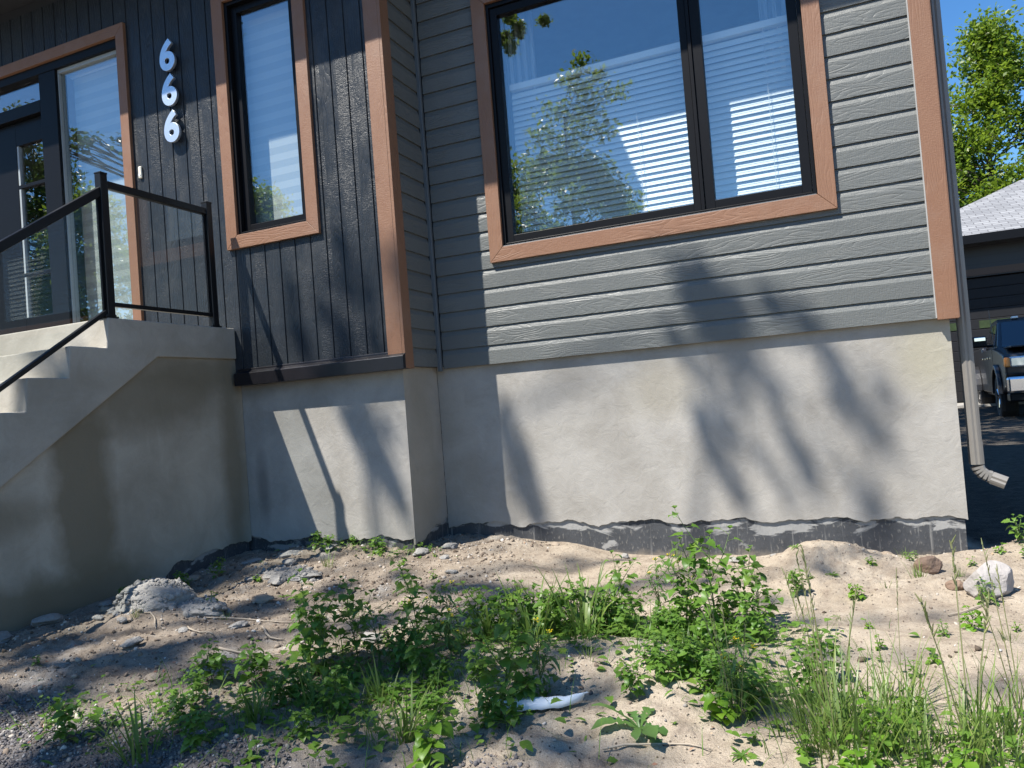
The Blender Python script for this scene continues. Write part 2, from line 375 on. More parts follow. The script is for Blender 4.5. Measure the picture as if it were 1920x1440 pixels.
# ------------------------------------------------------------------ terrain height
_rg = np.random.RandomState(7)
_LAT = [_rg.rand(128, 128).astype(np.float32) for _ in range(3)]
def vnoise(x, y, k=0):
    x = np.asarray(x, float); y = np.asarray(y, float); xi = np.floor(x).astype(int); yi = np.floor(y).astype(int)
    fx = x-xi; fy = y-yi; fx = fx*fx*(3-2*fx); fy = fy*fy*(3-2*fy); L = _LAT[k]
    a = L[xi % 128, yi % 128]; b = L[(xi+1) % 128, yi % 128]; c = L[xi % 128, (yi+1) % 128]; d = L[(xi+1) % 128, (yi+1) % 128]
    return (a*(1-fx)+b*fx)*(1-fy)+(c*(1-fx)+d*fx)*fy - .5
CP = np.array([(-3.98,4.28,.10),(-3.98,3.7,.06),(-3.98,3.2,.07),(-3.98,2.9,.055),(-3.98,2.55,.04),(-4.6,2.5,.03),(-2.63,4.4,.11),(-2.67,4.88,.12),(-2.3,4.88,.085),(-2.0,4.88,.03),(-1.07,4.88,-.035),
    (-.27,4.88,-.02),(.63,4.88,-.02),(-3.3,4.35,.13),(-2.0,3.6,.05),(-1.,3.6,.0),(0,3.6,.0),(.8,3.6,.02),(-3,3,.04),(-2.4,2.4,.0),(-1.5,2.4,.0),(-.5,2.5,.0),(.4,2.5,.0),(-3,1.8,-.03),(-2,1.6,-.04),
    (-1,1.7,-.03),(0,1.8,-.03),(1,2,-.02),(1.2,4.6,.05),(2,4,.02),(-3,.6,-.12),(-1,.4,-.15),(1,.4,-.15),(3,1,-.1),(1.5,6,0.),(3,8,0.),(-6,1.5,-.05),(5,5,0.)])
MOUNDS = [(-.14,4.36,.15,.33,.22),(-2.02,4.55,.10,.22,.18),(-1.62,4.62,.06,.15,.12),(.5,4.45,.05,.25,.18),(-1.05,4.4,.05,.25,.2),(-.9,2.9,.055,.4,.2),(-.75,2.6,.04,.3,.18),(-3.3,2.95,.05,.3,.2),(.3,3.9,.04,.35,.2),
          (-.45,4.0,.03,.25,.2),(1.0,4.7,.10,.4,.25),(-1.9,4.0,.03,.3,.2),(.1,3.2,.03,.4,.2),(-3.6,3.75,.04,.25,.2)]
def ground_z(x, y, detail=True):
    x = np.asarray(x, float); y = np.asarray(y, float); sh = x.shape; x = x.ravel(); y = y.ravel()
    w = 1/(((x[:, None]-CP[:, 0])**2+(y[:, None]-CP[:, 1])**2)+.06)**1.6
    z = (w*CP[:, 2]).sum(1)/w.sum(1)
    far = np.clip((np.hypot(x+.5, y-3)-5)/4, 0, 1)
    back = np.interp(y, [-400, -12, -3, 0, 8, 14, 22, 30, 400], [-.5, -.4, -.35, -.2, 0., .02, .2, .25, .3])
    z = z*(1-far)+back*far
    for mx, my, h, rx, ry in MOUNDS: z += h*np.exp(-((x-mx)/rx)**2-((y-my)/ry)**2)
    if detail:
        near = np.clip((9-np.hypot(x+.5, y-3))/4, 0, 1)
        soft = .05*vnoise(x*2.1, y*2.6)+.028*vnoise(x*5.3+9, y*6.1, 1)
        rough = np.clip(.5+2.2*vnoise(x*.9+3, y*.9, 2)+.25*(x < -1.8), .15, 1.)
        fine = .030*np.abs(vnoise(x*14, y*15, 2))+.022*vnoise(x*27, y*29)+.014*vnoise(x*58, y*60, 1)
        z += near*(soft+rough*fine)
    return z.reshape(sh)
def gz(x, y): return float(ground_z(np.array([x]), np.array([y]))[0])

def graded(lo, a, b, hi, fine, steps):
    mid = np.arange(a, b+fine, fine)
    lft = a - np.cumsum(np.geomspace(fine*2, (a-lo)/3., steps)); rgt_ = b + np.cumsum(np.geomspace(fine*2, (hi-b)/3., steps))
    return np.concatenate([lft[::-1], mid, rgt_])
gx = graded(-600, -4.6, 1.5, 600, .016, 26); gy = graded(-600, 1.4, 5.1, 600, .016, 26)
GX, GY = np.meshgrid(gx, gy, indexing='ij')
GZ = ground_z(GX, GY); nx, ny = GX.shape
idx = np.arange(nx*ny).reshape(nx, ny)
gf = np.stack([idx[:-1, :-1].ravel(), idx[1:, :-1].ravel(), idx[1:, 1:].ravel(), idx[:-1, 1:].ravel()], 1)
g = npmesh('ground', np.stack([GX.ravel(), GY.ravel(), GZ.ravel()], 1), gf, M['soil'], smooth=True)
tag(g, 'uneven sandy soil in front of the house running into dark ground', 'ground', kind='structure')

# ------------------------------------------------------------------ the house
RY, LY = 4.85, 4.365                    # siding faces, right part and left part
house = thing('house', (-2.6, 6.5, 0), 'grey and blue-black sided house on a beige concrete foundation with brown window trim', 'house')

LAPH = .1328
def lap(mb, a0, a1, z0, z1, place, start):
    """courses of bevelled lap board between z0 and z1; place(a, depth, z) -> point"""
    k = math.floor((z0-start)/LAPH)
    while start+k*LAPH < z1-1e-4:
        b = start+k*LAPH
        prof = [(0., .0135), (0., 0.), (.70, 0.), (1., .0125)]
        pts = [(b+f*LAPH, d) for f, d in prof]
        out = []
        for (za, da), (zb, db) in zip(pts[:-1], pts[1:]):
            if zb < z0 or za > z1: continue
            lo, hi = max(za, z0), min(zb, z1)
            fa = da+(db-da)*((lo-za)/(zb-za) if zb > za else 0); fb = da+(db-da)*((hi-za)/(zb-za) if zb > za else 1)
            if za == zb: fa, fb = da, db
            out.append(((lo, fa), (hi, fb)))
        for (la, da), (lb, db) in out:
            mb.add([place(a0, da, la), place(a1, da, la), place(a1, db, lb), place(a0, db, lb)], [(0, 1, 2, 3)])
        k += 1
    return mb
WZ0, WZ1, WX0, WX1 = 2.045, 3.85, -2.065, .06     # big window rough opening
front = lambda a, d, z: (a, RY+d, z)
mb = MB()
START = 1.303
lap(mb, -2.55, WX0, 1.303, 4.62, front, START); lap(mb, WX1, .563, 1.303, 4.62, front, START)
lap(mb, WX0, WX1, 1.303, WZ0, front, START); lap(mb, WX0, WX1, WZ1, 4.62, front, START)
mb.build('lap_siding', M['lap'], house)
mb = MB(); lap(mb, 4.452, 4.82, 1.318, 4.62, lambda a, d, z: (-2.580-d, a, z), START+.012)
mb.build('return_siding', M['lap'], house)

def panels(mb, x0, x1, z0, z1, org=-3.797, P=.1335):
    k = math.floor((x0-org)/P)
    while org+k*P < x1:
        b = org+k*P
        prof = [(b, .009), (b+.007, .009), (b+.0072, .002), (b+.022, .002), (b+.024, 0.), (b+P-.003, 0.), (b+P, .009)]
        for (xa, da), (xb, db) in zip(prof[:-1], prof[1:]):
            if xb <= x0 or xa >= x1: continue
            lo, hi = max(xa, x0), min(xb, x1); t0 = (lo-xa)/(xb-xa); t1 = (hi-xa)/(xb-xa)
            y0 = LY+da+(db-da)*t0; y1 = LY+da+(db-da)*t1
            mb.add([(lo, y0, z0), (hi, y1, z0), (hi, y1, z1), (lo, y0, z1)], [(0, 1, 2, 3)])
        k += 1
LWX0, LWX1, LWZ0, LWZ1 = -3.93, -3.215, 2.34, 4.15
DX0, DX1, DZ1 = -7.6, -4.91, 4.18
mb = MB()
panels(mb, LWX1, -2.69, 1.40, 4.62); panels(mb, LWX0, LWX1, 1.40, LWZ0); panels(mb, LWX0, LWX1, LWZ1, 4.62)
panels(mb, DX1, LWX0, 1.40, 4.62); panels(mb, DX0, DX1, DZ1, 4.62); panels(mb, -9.2, DX0, 1.40, 4.62)
mb.build('panel_siding', M['panel'], house)
# sheathed walls behind the siding, with the openings, and the rest of the shell
mb = MB()
for x0, x1, z0, z1 in ((-2.6, WX0, 1.32, 4.7), (WX1, .64, 1.32, 4.7), (WX0, WX1, 1.32, WZ0), (WX0, WX1, WZ1, 4.7)): mb.box(x0, x1, RY+.018, RY+.13, z0, z1)
for x0, x1, z0, z1 in ((LWX1, -2.60, 1.36, 4.7), (LWX0, LWX1, 1.36, LWZ0), (LWX0, LWX1, LWZ1, 4.7), (DX1, LWX0, 1.36, 4.7), (DX0, DX1, DZ1, 4.7), (-9.2, DX0, 1.36, 4.7), (DX0, DX1, 1.36, 1.74)): mb.box(x0, x1, LY+.014, LY+.13, z0, z1)
mb.box(-2.72, -2.597, LY+.131, RY+.015, 1.33, 4.7)
mb.box(.54, .64, RY+.131, 8.4, 1.33, 4.7); mb.box(-9.2, .64, 8.401, 8.5, 1.3, 4.7); mb.box(-9.3, -9.201, LY+.02, 8.5, 1.3, 4.7)
mb.build('wall_sheathing', M['soffit'], house)
mb = MB(); mb.box(-9.2, -2.73, LY+.132, 8.39, 4.3, 4.36); mb.box(-2.72, .53, RY+.132, 8.39, 4.3, 4.36); mb.box(-9.2, -2.73, 8.30, 8.385, 1.72, 4.29); mb.box(-2.72, .53, 7.2, 7.28, 1.72, 4.29); mb.box(.43, .52, RY+.135, 7.19, 1.72, 4.29)
mb.box(-2.78, -2.722, LY+.14, 8.29, 1.72, 4.29); mb.box(-4.62, -4.52, LY+.14, 7.2, 1.72, 4.29)
mb.build('interior_wall', M['interior'], house)
mb = MB(); mb.box(-9.2, -2.73, LY+.132, 8.39, 1.62, 1.715); mb.box(-2.72, .53, RY+.132, 8.39, 1.62, 1.715); mb.build('interior_floor', M['int_floor'], house)

# trims
mb = MB(); mb.box(-2.690, -2.580, LY-.022, LY+.012, 1.40, 4.62); mb.build('corner_trim', M['trim_v'], house, .002)
mb = MB(); mb.box(-2.597, -2.5595, LY-.020, LY+.087, 1.302, 4.62); mb.build('corner_trim', M['trim_v'], house, .002)
mb = MB(); mb.box(.563, .668, RY-.024, RY+.012, 1.292, 4.62); mb.build('corner_trim', M['trim_v'], house, .002)
mb = MB(); mb.box(.6405, .672, RY-.022, RY+.09, 1.295, 4.62); mb.build('corner_trim', M['trim_v'], house, .002)
mb = MB(); mb.box(-2.583, -2.556, RY-.030, RY-.001, 1.285, 4.62); mb.build('inside_corner_trim', M['greytrim'], house, .003)
mb = MB(); mb.box(.5565, .5627, RY-.010, RY+.01, 1.303, 4.62); mb.build('caulk_line', M['caulk'], house)
mb = MB(); mb.prism([(LY+.01, 1.425), (LY-.012, 1.42), (LY-.014, 1.412), (LY-.014, 1.405), (LY-.050, 1.386), (LY-.052, 1.382), (LY-.052, 1.298), (LY+.01, 1.298)], -3.975, -2.5605, 'x')
mb.build('base_flashing', M['flash'], house, .0015)

# foundation: dampproofed core with a parged coat that ends in a ragged lip
core = MB(); core.box(-2.66, .612, RY+.052, RY+.3, -.5, 1.32); core.box(-9.2, -2.664, LY+.066, LY+.35, -.5, 1.36); core.box(-2.9, -2.642, LY+.067, RY+.051, -.5, 1.325); core.box(.35, .611, RY+.3, 8.45, -.5, 1.32); core.box(-9.2, .611, 8.2, 8.449, -.5, 1.3)
core.build('foundation_wall', M['damp'], house)
def ragged(seed, a0, a1, base, amp, step=.018):
    r = random.Random(seed); n = int((a1-a0)/step); out = []
    ph = [r.random()*6.28 for _ in range(6)]
    for i in range(n+1):
        a = a0+(a1-a0)*i/n
        v = base(a)+amp*(.5*abs(math.sin(a*5.3+ph[0]))+.35*math.sin(a*11.7+ph[1])+.28*math.sin(a*23.+ph[2])+.16*math.sin(a*47+ph[3])*math.sin(a*3.1+ph[4])+.10*math.sin(a*97+ph[5])+.16*(r.random()-.5))
        out.append((a, v))
    return out
def coat(name, mat, edge, top, place, thick, parent):
    """a thin coat hung on a wall: ragged lower edge, real thickness"""
    mb = MB(); n = len(edge)
    vs = []
    for a, z in edge:
        t = top(a) if callable(top) else top
        vs += [place(a, 0., z), place(a, 0., t), place(a, thick, z), place(a, thick, t)]
    fs = []
    for i in range(n-1):
        p, q = 4*i, 4*i+4
        fs += [(p, q, q+1, p+1), (p+2, p+3, q+3, q+2), (p, p+2, q+2, q), (p+1, q+1, q+3, p+3)]
    fs += [(0, 1, 3, 2), (4*n-4, 4*n-2, 4*n-1, 4*n-3)]
    return mb.add(vs, fs).build(name, mat, parent)
coat('parging', M['parge'], ragged(3, -2.6255, .626, lambda a: .178, .028), 1.322, lambda a, d, z: (a, RY+.038+d, z), .0115, house)
coat('parging', M['parge_left'], ragged(5, -4.03, -2.629, lambda a: .168, .030), 1.31, lambda a, d, z: (a, LY+.050+d, z), .0135, house)
coat('parging', M['parge'], ragged(9, LY+.051, RY+.037, lambda a: .11+.12*(a-LY)/.5, .03), 1.319, lambda a, d, z: (-2.6285-d, a, z), .0135, house)
mb = MB(); mb.box(.6127, .626, RY+.0515, 8.4, .19, 1.319); mb.build('parging', M['parge'], house)

# roof: one fascia height, hip over the right part, deeper porch eave over the left
mb = MB()
mb.box(-9.8, -2.0, 3.745, 3.77, 4.70, 4.90); mb.box(-2.025, -2.0, 3.771, 4.10, 4.70, 4.90); mb.box(-1.999, 1.24, 4.085, 4.11, 4.70, 4.90); mb.box(1.215, 1.24, 4.111, 9.0, 4.70, 4.90); mb.box(-9.8, 1.24, 9.001, 9.025, 4.70, 4.90)
mb.build('fascia', M['black'], house)
mb = MB(); mb.box(-9.8, -2.026, 3.771, 4.112, 4.701, 4.715); mb.box(-9.8, 1.214, 4.113, 9.0, 4.701, 4.715); mb.build('soffit', M['soffit'], house)
mb = MB(); e = 4.90
mb.add([(-9.8, 4.08, e), (1.26, 4.08, e), (1.26, 9.04, e), (-9.8, 9.04, e), (-1.2, 6.56, 6.0), (-9.8, 6.56, 6.0)], [(0, 1, 4, 5), (1, 2, 4), (2, 3, 5, 4), (3, 0, 5), (0, 3, 2, 1)])
mb.add([(-9.8, 3.74, e-.01), (-1.98, 3.74, e-.01), (-1.98, 4.6, e+.25), (-9.8, 4.6, e+.25), (-1.98, 4.6, e-.01), (-9.8, 4.6, e-.01)], [(0, 1, 2, 3), (1, 4, 2), (3, 5, 0), (0, 5, 4, 1), (2, 4, 5, 3)])
mb.build('roof', M['shingle_dark'], house)

def trim_ring(parent, x0, x1, z0, z1, yf, yb, w, sides='lrbt'):
    """mitred casing boards"""
    for s, mat in (('l', 'trim_v'), ('r', 'trim_v'), ('b', 'trim_h'), ('t', 'trim_h')):
        if s not in sides: continue
        g = .0012
        P = {'l': [(x0, z0), (x0+w, z0+w+g), (x0+w, z1-w-g), (x0, z1)], 'r': [(x1, z0), (x1, z1), (x1-w, z1-w-g), (x1-w, z0+w+g)],
             'b': [(x0+g, z0), (x1-g, z0), (x1-w-g, z0+w), (x0+w+g, z0+w)], 't': [(x0+g, z1), (x0+w+g, z1-w), (x1-w-g, z1-w), (x1-g, z1)]}[s]
        MB().prism(P, yf, yb, 'y').build('casing', M[mat], parent, .002)
def frame_ring(mb, x0, x1, z0, z1, y0, y1, wl_, wr, wb, wt):
    mb.box(x0, x0+wl_, y0, y1, z0, z1); mb.box(x1-wr, x1, y0, y1, z0, z1)
    mb.box(x0+wl_, x1-wr, y0+.0005, y1, z0, z0+wb); mb.box(x0+wl_, x1-wr, y0+.0005, y1, z1-wt, z1)

# big window of the right part: fixed light and a narrower casement
bx0, bx1, bz0, bz1 = -2.012, .007, 2.098, 3.80
mb = MB(); frame_ring(mb, bx0, bx1, bz0, bz1, RY-.004, RY+.115, .022, .022, .024, .03)
mb.box(-.662, -.640, RY-.002, RY+.11, bz0+.024, bz1-.03)
win = mb.build('window', M['black'], house, .002)
mb = MB(); frame_ring(mb, -1.989, -.664, bz0+.026, 3.768, RY+.012, RY+.07, .052, .046, .05, .055); mb.build('sash', M['black'], win, .002)
mb = MB(); frame_ring(mb, -.638, -.017, bz0+.026, 3.768, RY+.008, RY+.07, .060, .056, .05, .055); mb.build('sash', M['black'], win, .002)
mb = MB(); mb.box(-1.938, -.709, RY+.040, RY+.046, bz0+.075, 3.714); mb.build('glass_pane', M['glass'], win)
mb = MB(); mb.box(-.579, -.072, RY+.038, RY+.044, bz0+.075, 3.714); mb.build('glass_pane', M['glass'], win)
mb = MB(); mb.box(bx0+.004, bx1-.004, RY-.018, RY-.0045, bz0-.004, bz0+.006); mb.build('sill', M['greytrim'], win, .001)
trim_ring(win, -2.112, .109, 1.998, 3.90, RY-.026, RY+.02, .1)

# narrow window of the left part
lx0, lx1, lz0, lz1 = -3.885, -3.262, 2.392, 4.115
mb = MB(); frame_ring(mb, lx0, lx1, lz0, lz1, LY-.002, LY+.115, .028, .028, .02, .03)
win2 = mb.build('window', M['black'], house, .002)
mb = MB(); frame_ring(mb, lx0+.029, lx1-.029, lz0+.021, lz1-.031, LY+.035, LY+.10, .052, .046, .052, .05); mb.build('sash', M['black'], win2, .002)
mb = MB(); mb.box(-3.806, -3.335, LY+.062, LY+.068, lz0+.07, lz1-.078); mb.build('glass_pane', M['glass'], win2)
trim_ring(win2, -3.982, -3.166, 2.293, 4.21, LY-.026, LY+.02, .098)

# entrance: brown casing, sidelight, transom, black door with a column of lights
trim_ring(house, -7.6, -4.872, 1.55, 4.232, LY-.026, LY+.02, .088, 'rt')
mb = MB(); frame_ring(mb, -7.51, -4.960, 1.74, 4.142, LY+.0, LY+.115, .06, .03, .05, .07)
mb.box(-5.895, -5.70, LY+.004, LY+.11, 1.79, 4.07); mb.box(-7.45, -5.896, LY+.004, LY+.11, 3.76, 3.86)
ent = mb.build('entrance_frame', M['black'], house, .002)
mb = MB(); frame_ring(mb, -5.70, -4.991, 1.79, 4.072, LY+.03, LY+.09, .012, .012, .03, .03); mb.build('sidelight_frame', M['greypale'], ent)
mb = MB(); mb.box(-5.688, -5.003, LY+.052, LY+.058, 1.82, 4.042); mb.build('glass_pane', M['glass'], ent)
mb = MB(); mb.box(-7.45, -5.897, LY+.052, LY+.058, 3.861, 4.07); mb.build('glass_pane', M['glass'], ent)
door = MB()
dz = [(3.215, 3.555), (2.835, 3.185), (2.455, 2.805), (2.075, 2.425)]
DY0, DY1 = LY+.05, LY+.095
door.box(-6.82, -6.285, DY0, DY1, 1.80, 3.755); door.box(-5.950, -5.898, DY0, DY1, 1.80, 3.755)
zz = [1.80]+[v for p in dz[::-1] for v in p]+[3.755]
for a, b in zip(zz[::2], zz[1::2]): door.box(-6.2849, -5.9501, DY0+.0005, DY1, a, b)
door = door.build('front_door', M['black'], house, .002)
for a, b in dz:
    mb = MB(); mb.box(-6.284, -6.262, DY0+.004, DY0+.03, a+.001, b-.001); fr = mb.build('light_edge', M['greypale'], door)
    mb = MB(); mb.box(-6.266, -5.957, DY0+.022, DY0+.026, a, b); mb.build('glass_pane', M['glass'], door)
mb = MB(); mb.box(-6.74, -6.68, DY0-.02, DY0-.001, 2.55, 2.80); mb.tube([(-6.71, DY0-.02, 2.72), (-6.71, DY0-.06, 2.72), (-6.62, DY0-.06, 2.72)], .011); mb.build('handle', M['greytrim'], door)

# downspout on the right end wall
pts = [(.706, 4.985, 4.7), (.706, 4.985, .50), (.712, 4.98, .455), (.735, 4.965, .425), (.775, 4.945, .405), (.83, 4.92, .395)]
def spout(mb, pts, w, d, flute=True):
    base = None
    prof = []
    for i in range(20):
        t = i/20*2*math.pi; c, s_ = math.cos(t), math.sin(t)
        q = max(abs(c), abs(s_)); r = (1+(.05*math.cos(10*t) if flute else 0))/q**.9
        prof.append((c*r*w/2, s_*r*d/2))
    P = [Vector(p) for p in pts]; n = len(prof); b0 = len(mb.v)
    for i, p in enumerate(P):
        dd = (P[min(i+1, len(P)-1)]-P[max(i-1, 0)]).normalized(); side = Vector((0, 1, 0)); side = (side-dd*side.dot(dd)).normalized(); oth = dd.cross(side)
        for a, b in prof: mb.v.append(tuple(p+oth*a+side*b))
    for i in range(len(P)-1):
        for k in range(n): mb.f.append((b0+i*n+k, b0+i*n+(k+1) % n, b0+(i+1)*n+(k+1) % n, b0+(i+1)*n+k))
    return mb
mb = MB(); spout(mb, pts[:2], .062, .078); ds = mb.build('downspout', M['down'], house)
mb = MB(); spout(mb, [(.706, 4.985, .60), (.706, 4.985, .47)], .066, .082)
for i in range(5):
    t0 = i/5; a = rad(8+70*t0); a2 = rad(8+70*(t0+.16))
    c = (.706+.085, 4.985, .47); R_ = .085
    p0 = (c[0]-R_*math.cos(a), 4.985-.01*t0, c[2]-R_*math.sin(a)*.9); p1 = (c[0]-R_*math.cos(a2), 4.985-.012*t0, c[2]-R_*math.sin(a2)*.9)
    spout(mb, [p0, p1], .066-.003*(i % 2), .082-.003*(i % 2), False)
mb.build('elbow', M['down'], ds)
mb = MB(); spout(mb, [(.770, 4.972, .392), (.835, 4.955, .362)], .066, .086); mb.build('outlet', M['down'], ds)
mb = MB(); mb.box(.668, .745, 4.94, 5.03, 3.2, 3.23); mb.build('strap', M['down'], ds)

# address digits and bell
def digit(z, label):
    cu = bpy.data.curves.new('digit', 'FONT'); cu.body = '6'; cu.size = .315; cu.extrude = .010; cu.offset = .0105; cu.bevel_depth = .0012; cu.resolution_u = 8
    t = bpy.data.objects.new('tmp', cu); COL.objects.link(t)
    dg = bpy.context.evaluated_depsgraph_get(); dg.update()
    me = bpy.data.meshes.new_from_object(t.evaluated_get(dg)); bpy.data.objects.remove(t)
    co = np.array([v.co[:] for v in me.vertices]); mn, mx = co.min(0), co.max(0)
    S = Matrix.Translation((-(mn[0]+mx[0])/2, -(mn[1]+mx[1])/2, 0)); me.transform(S)
    w, h = mx[0]-mn[0], mx[1]-mn[1]
    me.transform(Matrix.Diagonal((.150/w, .243/h, 1, 1)))
    me.transform(Matrix.Rotation(rad(90), 4, 'X')); me.materials.clear(); me.materials.append(M['number'])
    o = bpy.data.objects.new('house_number', me); COL.objects.link(o); o.location = (-4.415, LY-.038, z)
    tag(o, label, 'house number', 'address digits on the dark siding')
    for sx, sz in ((-4.44, z+.06), (-4.40, z-.1)):
        mb = MB(); mb.tube([(sx, LY-.028, sz), (sx, LY+.002, sz)], .006); mb.build('standoff', M['black'], o)
digit(3.845, 'uppermost pale digit 6 on the dark upright siding')
digit(3.578, 'middle pale digit 6, between the two other digits on the siding')
digit(3.300, 'lowest pale digit 6 on the dark siding, nearest the doorbell')
bell = thing('doorbell', (-4.802, LY, 3.03), 'small ivory doorbell on the dark siding beside the entrance casing', 'doorbell')
mb = MB(); mb.box(-4.818, -4.786, LY-.018, LY-.001, 2.985, 3.078); mb.build('housing', M['bell'], bell, .007, seg=3)
mb = MB(); mb.tube([(-4.802, LY-.021, 3.01), (-4.802, LY-.0185, 3.01)], .009, 14); mb.build('button', M['white'], bell)

# blinds, shades and curtains behind the glass
bl = thing('window_blind', (-1, RY+.19, 3.25), 'white slatted blind lowered over the lower part of the wide window', 'blind')
mb = MB(); z = 2.20; BY = RY+.185
while z < 3.225:
    a = rad(62); c = .0255
    for s0, s1, bow in ((-1, -.33, 0), (-.33, .33, 0), (.33, 1, 0)):
        y0, z0_ = BY+s0*c*math.cos(a), z+s0*c*math.sin(a); y1, z1_ = BY+s1*c*math.cos(a), z+s1*c*math.sin(a)
        bo = lambda s: -.003*(1-s*s)
        mb.add([(-1.935, y0+bo(s0), z0_), (-.062, y0+bo(s0), z0_), (-.062, y1+bo(s1), z1_), (-1.935, y1+bo(s1), z1_)], [(0, 1, 2, 3)])
    z += .0415
sl = mb.build('slats', M['slat'], bl); md = sl.modifiers.new('thick', 'SOLIDIFY'); md.thickness = .0022
mb = MB(); mb.box(-1.94, -.058, BY-.028, BY+.028, 3.232, 3.275); mb.build('head_rail', M['slat'], bl, .003)
mb = MB(); mb.box(-1.935, -.062, BY-.026, BY+.026, 2.150, 2.170); mb.build('bottom_rail', M['slat'], bl, .004)
for x in (-1.75, -1.05, -.22):
    mb = MB(); mb.tube([(x, BY-.030, 3.235), (x, BY-.031, 2.17)], .0016, 5); mb.build('cord', M['cord'], bl)
def curtain(name, x0, x1, y, z0, z1, label, folds):
    mb = MB(); n = 60; cols = []
    for i in range(n+1):
        x = x0+(x1-x0)*i/n; yy = y+.03*math.sin(i/n*folds*6.28)+.008*math.sin(i*1.7)
        cols.append((x, yy))
    for i in range(n):
        (xa, ya), (xb, yb) = cols[i], cols[i+1]
        mb.add([(xa, ya, z0), (xb, yb, z0), (xb, yb, z1), (xa, ya, z1)], [(0, 1, 2, 3)])
    o = mb.build(name, M['sheer'], None, smooth=True); md = o.modifiers.new('thick', 'SOLIDIFY'); md.thickness = .002
    return tag(o, label, 'curtain', 'sheer curtains behind the wide window')
curtain('curtain', -2.0, -1.78, RY+.30, 1.75, 4.25, 'pale sheer curtain at the left side of the wide window, behind the blind', 4)
curtain('curtain', -.24, .05, RY+.30, 1.75, 4.25, 'pale sheer curtain at the right side of the wide window, behind the blind', 5)
def shade(x0, x1, y, z0, z1, label):
    r = thing('roller_shade', ((x0+x1)/2, y, z1), label, 'shade')
    mb = MB(); mb.box(x0, x1, y, y+.0025, z0, z1); mb.build('fabric', M['zebra'], r)
    mb = MB(); mb.box(x0, x1, y-.012, y+.012, z0-.03, z0-.0005); mb.build('hem_bar', M['white'], r)
    mb = MB(); mb.box(x0-.01, x1+.01, y-.03, y+.03, z1, z1+.06); mb.build('cassette', M['white'], r)
shade(-3.87, -3.26, LY+.175, 2.44, 4.10, 'striped zebra roller shade behind the narrow window between door and corner')
shade(-5.70, -4.97, LY+.175, 1.86, 4.05, 'striped zebra roller shade behind the tall sidelight next to the door')

# ------------------------------------------------------------------ stair and railing
XS = -3.979
stair = thing('concrete_staircase', (-5.4, 3.4, 0), 'grey concrete entrance stair with landing against the dark siding', 'staircase')
RIS, TRD, LZ = .1835, .262, 1.722
yk, zk = 3.300, LZ
prof = [(LY-.006, LZ), (yk, LZ)]
for i in range(8):
    prof += [(yk-.004-i*TRD-.012, zk-(i+1)*RIS)]
    if i < 7: prof += [(yk-(i+1)*TRD, zk-(i+1)*RIS)]
sof = lambda y: 1.494-.676*(3.656-y)
end_y = prof[-1][0]
low = [(end_y, prof[-1][1]-.16), (end_y+.05, sof(end_y+.05)), (3.656, 1.494), (LY-.006, 1.497)]
mb = MB(); mb.prism(prof+low, XS, -7.4, 'x'); mb.build('flight', M['conc'], stair, .008, seg=3)
# parged support wall under the slab, inset a little, ragged lip above dampproofing
wx = XS-.022
mb = MB(); n = 60; ys = [1.3+(LY+.03-1.3)*i/n for i in range(n+1)]
poly = [(y, min(1.4985, sof(y)+.002)) for y in ys]
mb.prism([(1.3, -.4)]+[(LY+.03, -.4)]+poly[::-1], wx-.012, wx-.2, 'x'); mb.build('support_wall', M['damp'], stair)
edge = []
for a, v in ragged(14, 1.3, LY+.045, lambda a: float(np.interp(a, [1.3, 3.2, 3.4, 3.62, 3.72, 3.9, 4.36], [-.3, -.3, .04, .07, .15, .155, .17])), .035): edge.append((a, v))
coat('parging', M['parge_stair'], edge, lambda a: min(1.496, sof(a)+.001), lambda a, d, z: (wx-d, a, z), .0119, stair)

rl = thing('glass_railing', (XS-.03, 3.8, LZ), 'black metal railing with glass panels on the landing and down the stair', 'railing')
def post(y0, y1, z0, z1):
    mb = MB(); mb.box(XS-.054, XS-.004, y0, y1, z0, z1); mb.box(XS-.056, XS-.002, y0-.002, y1+.002, z1, z1+.012); p = mb.build('post', M['rail'], rl, .003)
    mb = MB(); mb.box(XS-.075, XS-.001, y0-.02, y1+.02, z0, z0+.008); mb.build('base_plate', M['rail'], p)
    for dy in (-.013, .013):
        mb = MB(); mb.tube([(XS-.012, (y0+y1)/2+dy*4.4*.5, z0+.008), (XS-.012, (y0+y1)/2+dy*4.4*.5, z0+.02)], .006, 6); mb.build('bolt', M['rail'], p)
post(3.312, 3.362, LZ+.001, 2.606); post(4.166, 4.216, LZ+.001, 2.610)
mb = MB(); mb.box(XS-.049, XS-.009, 3.363, 4.165, 2.525, 2.572); mb.build('top_rail', M['rail'], rl, .004)
mb = MB(); mb.box(XS-.044, XS-.014, 3.363, 4.165, 1.795, 1.822); mb.build('bottom_rail', M['rail'], rl, .003)
mb = MB(); mb.box(XS-.032, XS-.026, 3.366, 4.162, 1.823, 2.524); mb.build('glass_panel', M['railglass'], rl)
for y in (3.366, 4.150):
    mb = MB(); mb.box(XS-.036, XS-.022, y, y+.012, 1.823, 2.524); mb.build('gasket', M['black'], rl)
s1 = .705; s0 = .69; ye = 1.75
top = lambda y: 2.523-s1*(3.311-y); bot = lambda y: 1.742-s0*(3.311-y)
mb = MB(); mb.prism([(3.311, top(3.311)), (3.311, top(3.311)-.062), (ye, top(ye)-.062), (ye, top(ye))], XS-.049, XS-.009, 'x'); mb.build('top_rail', M['rail'], rl, .004)
mb = MB(); mb.prism([(3.311, bot(3.311)+.032), (3.311, bot(3.311)), (ye, bot(ye)), (ye, bot(ye)+.032)], XS-.044, XS-.014, 'x'); mb.build('bottom_rail', M['rail'], rl, .003)
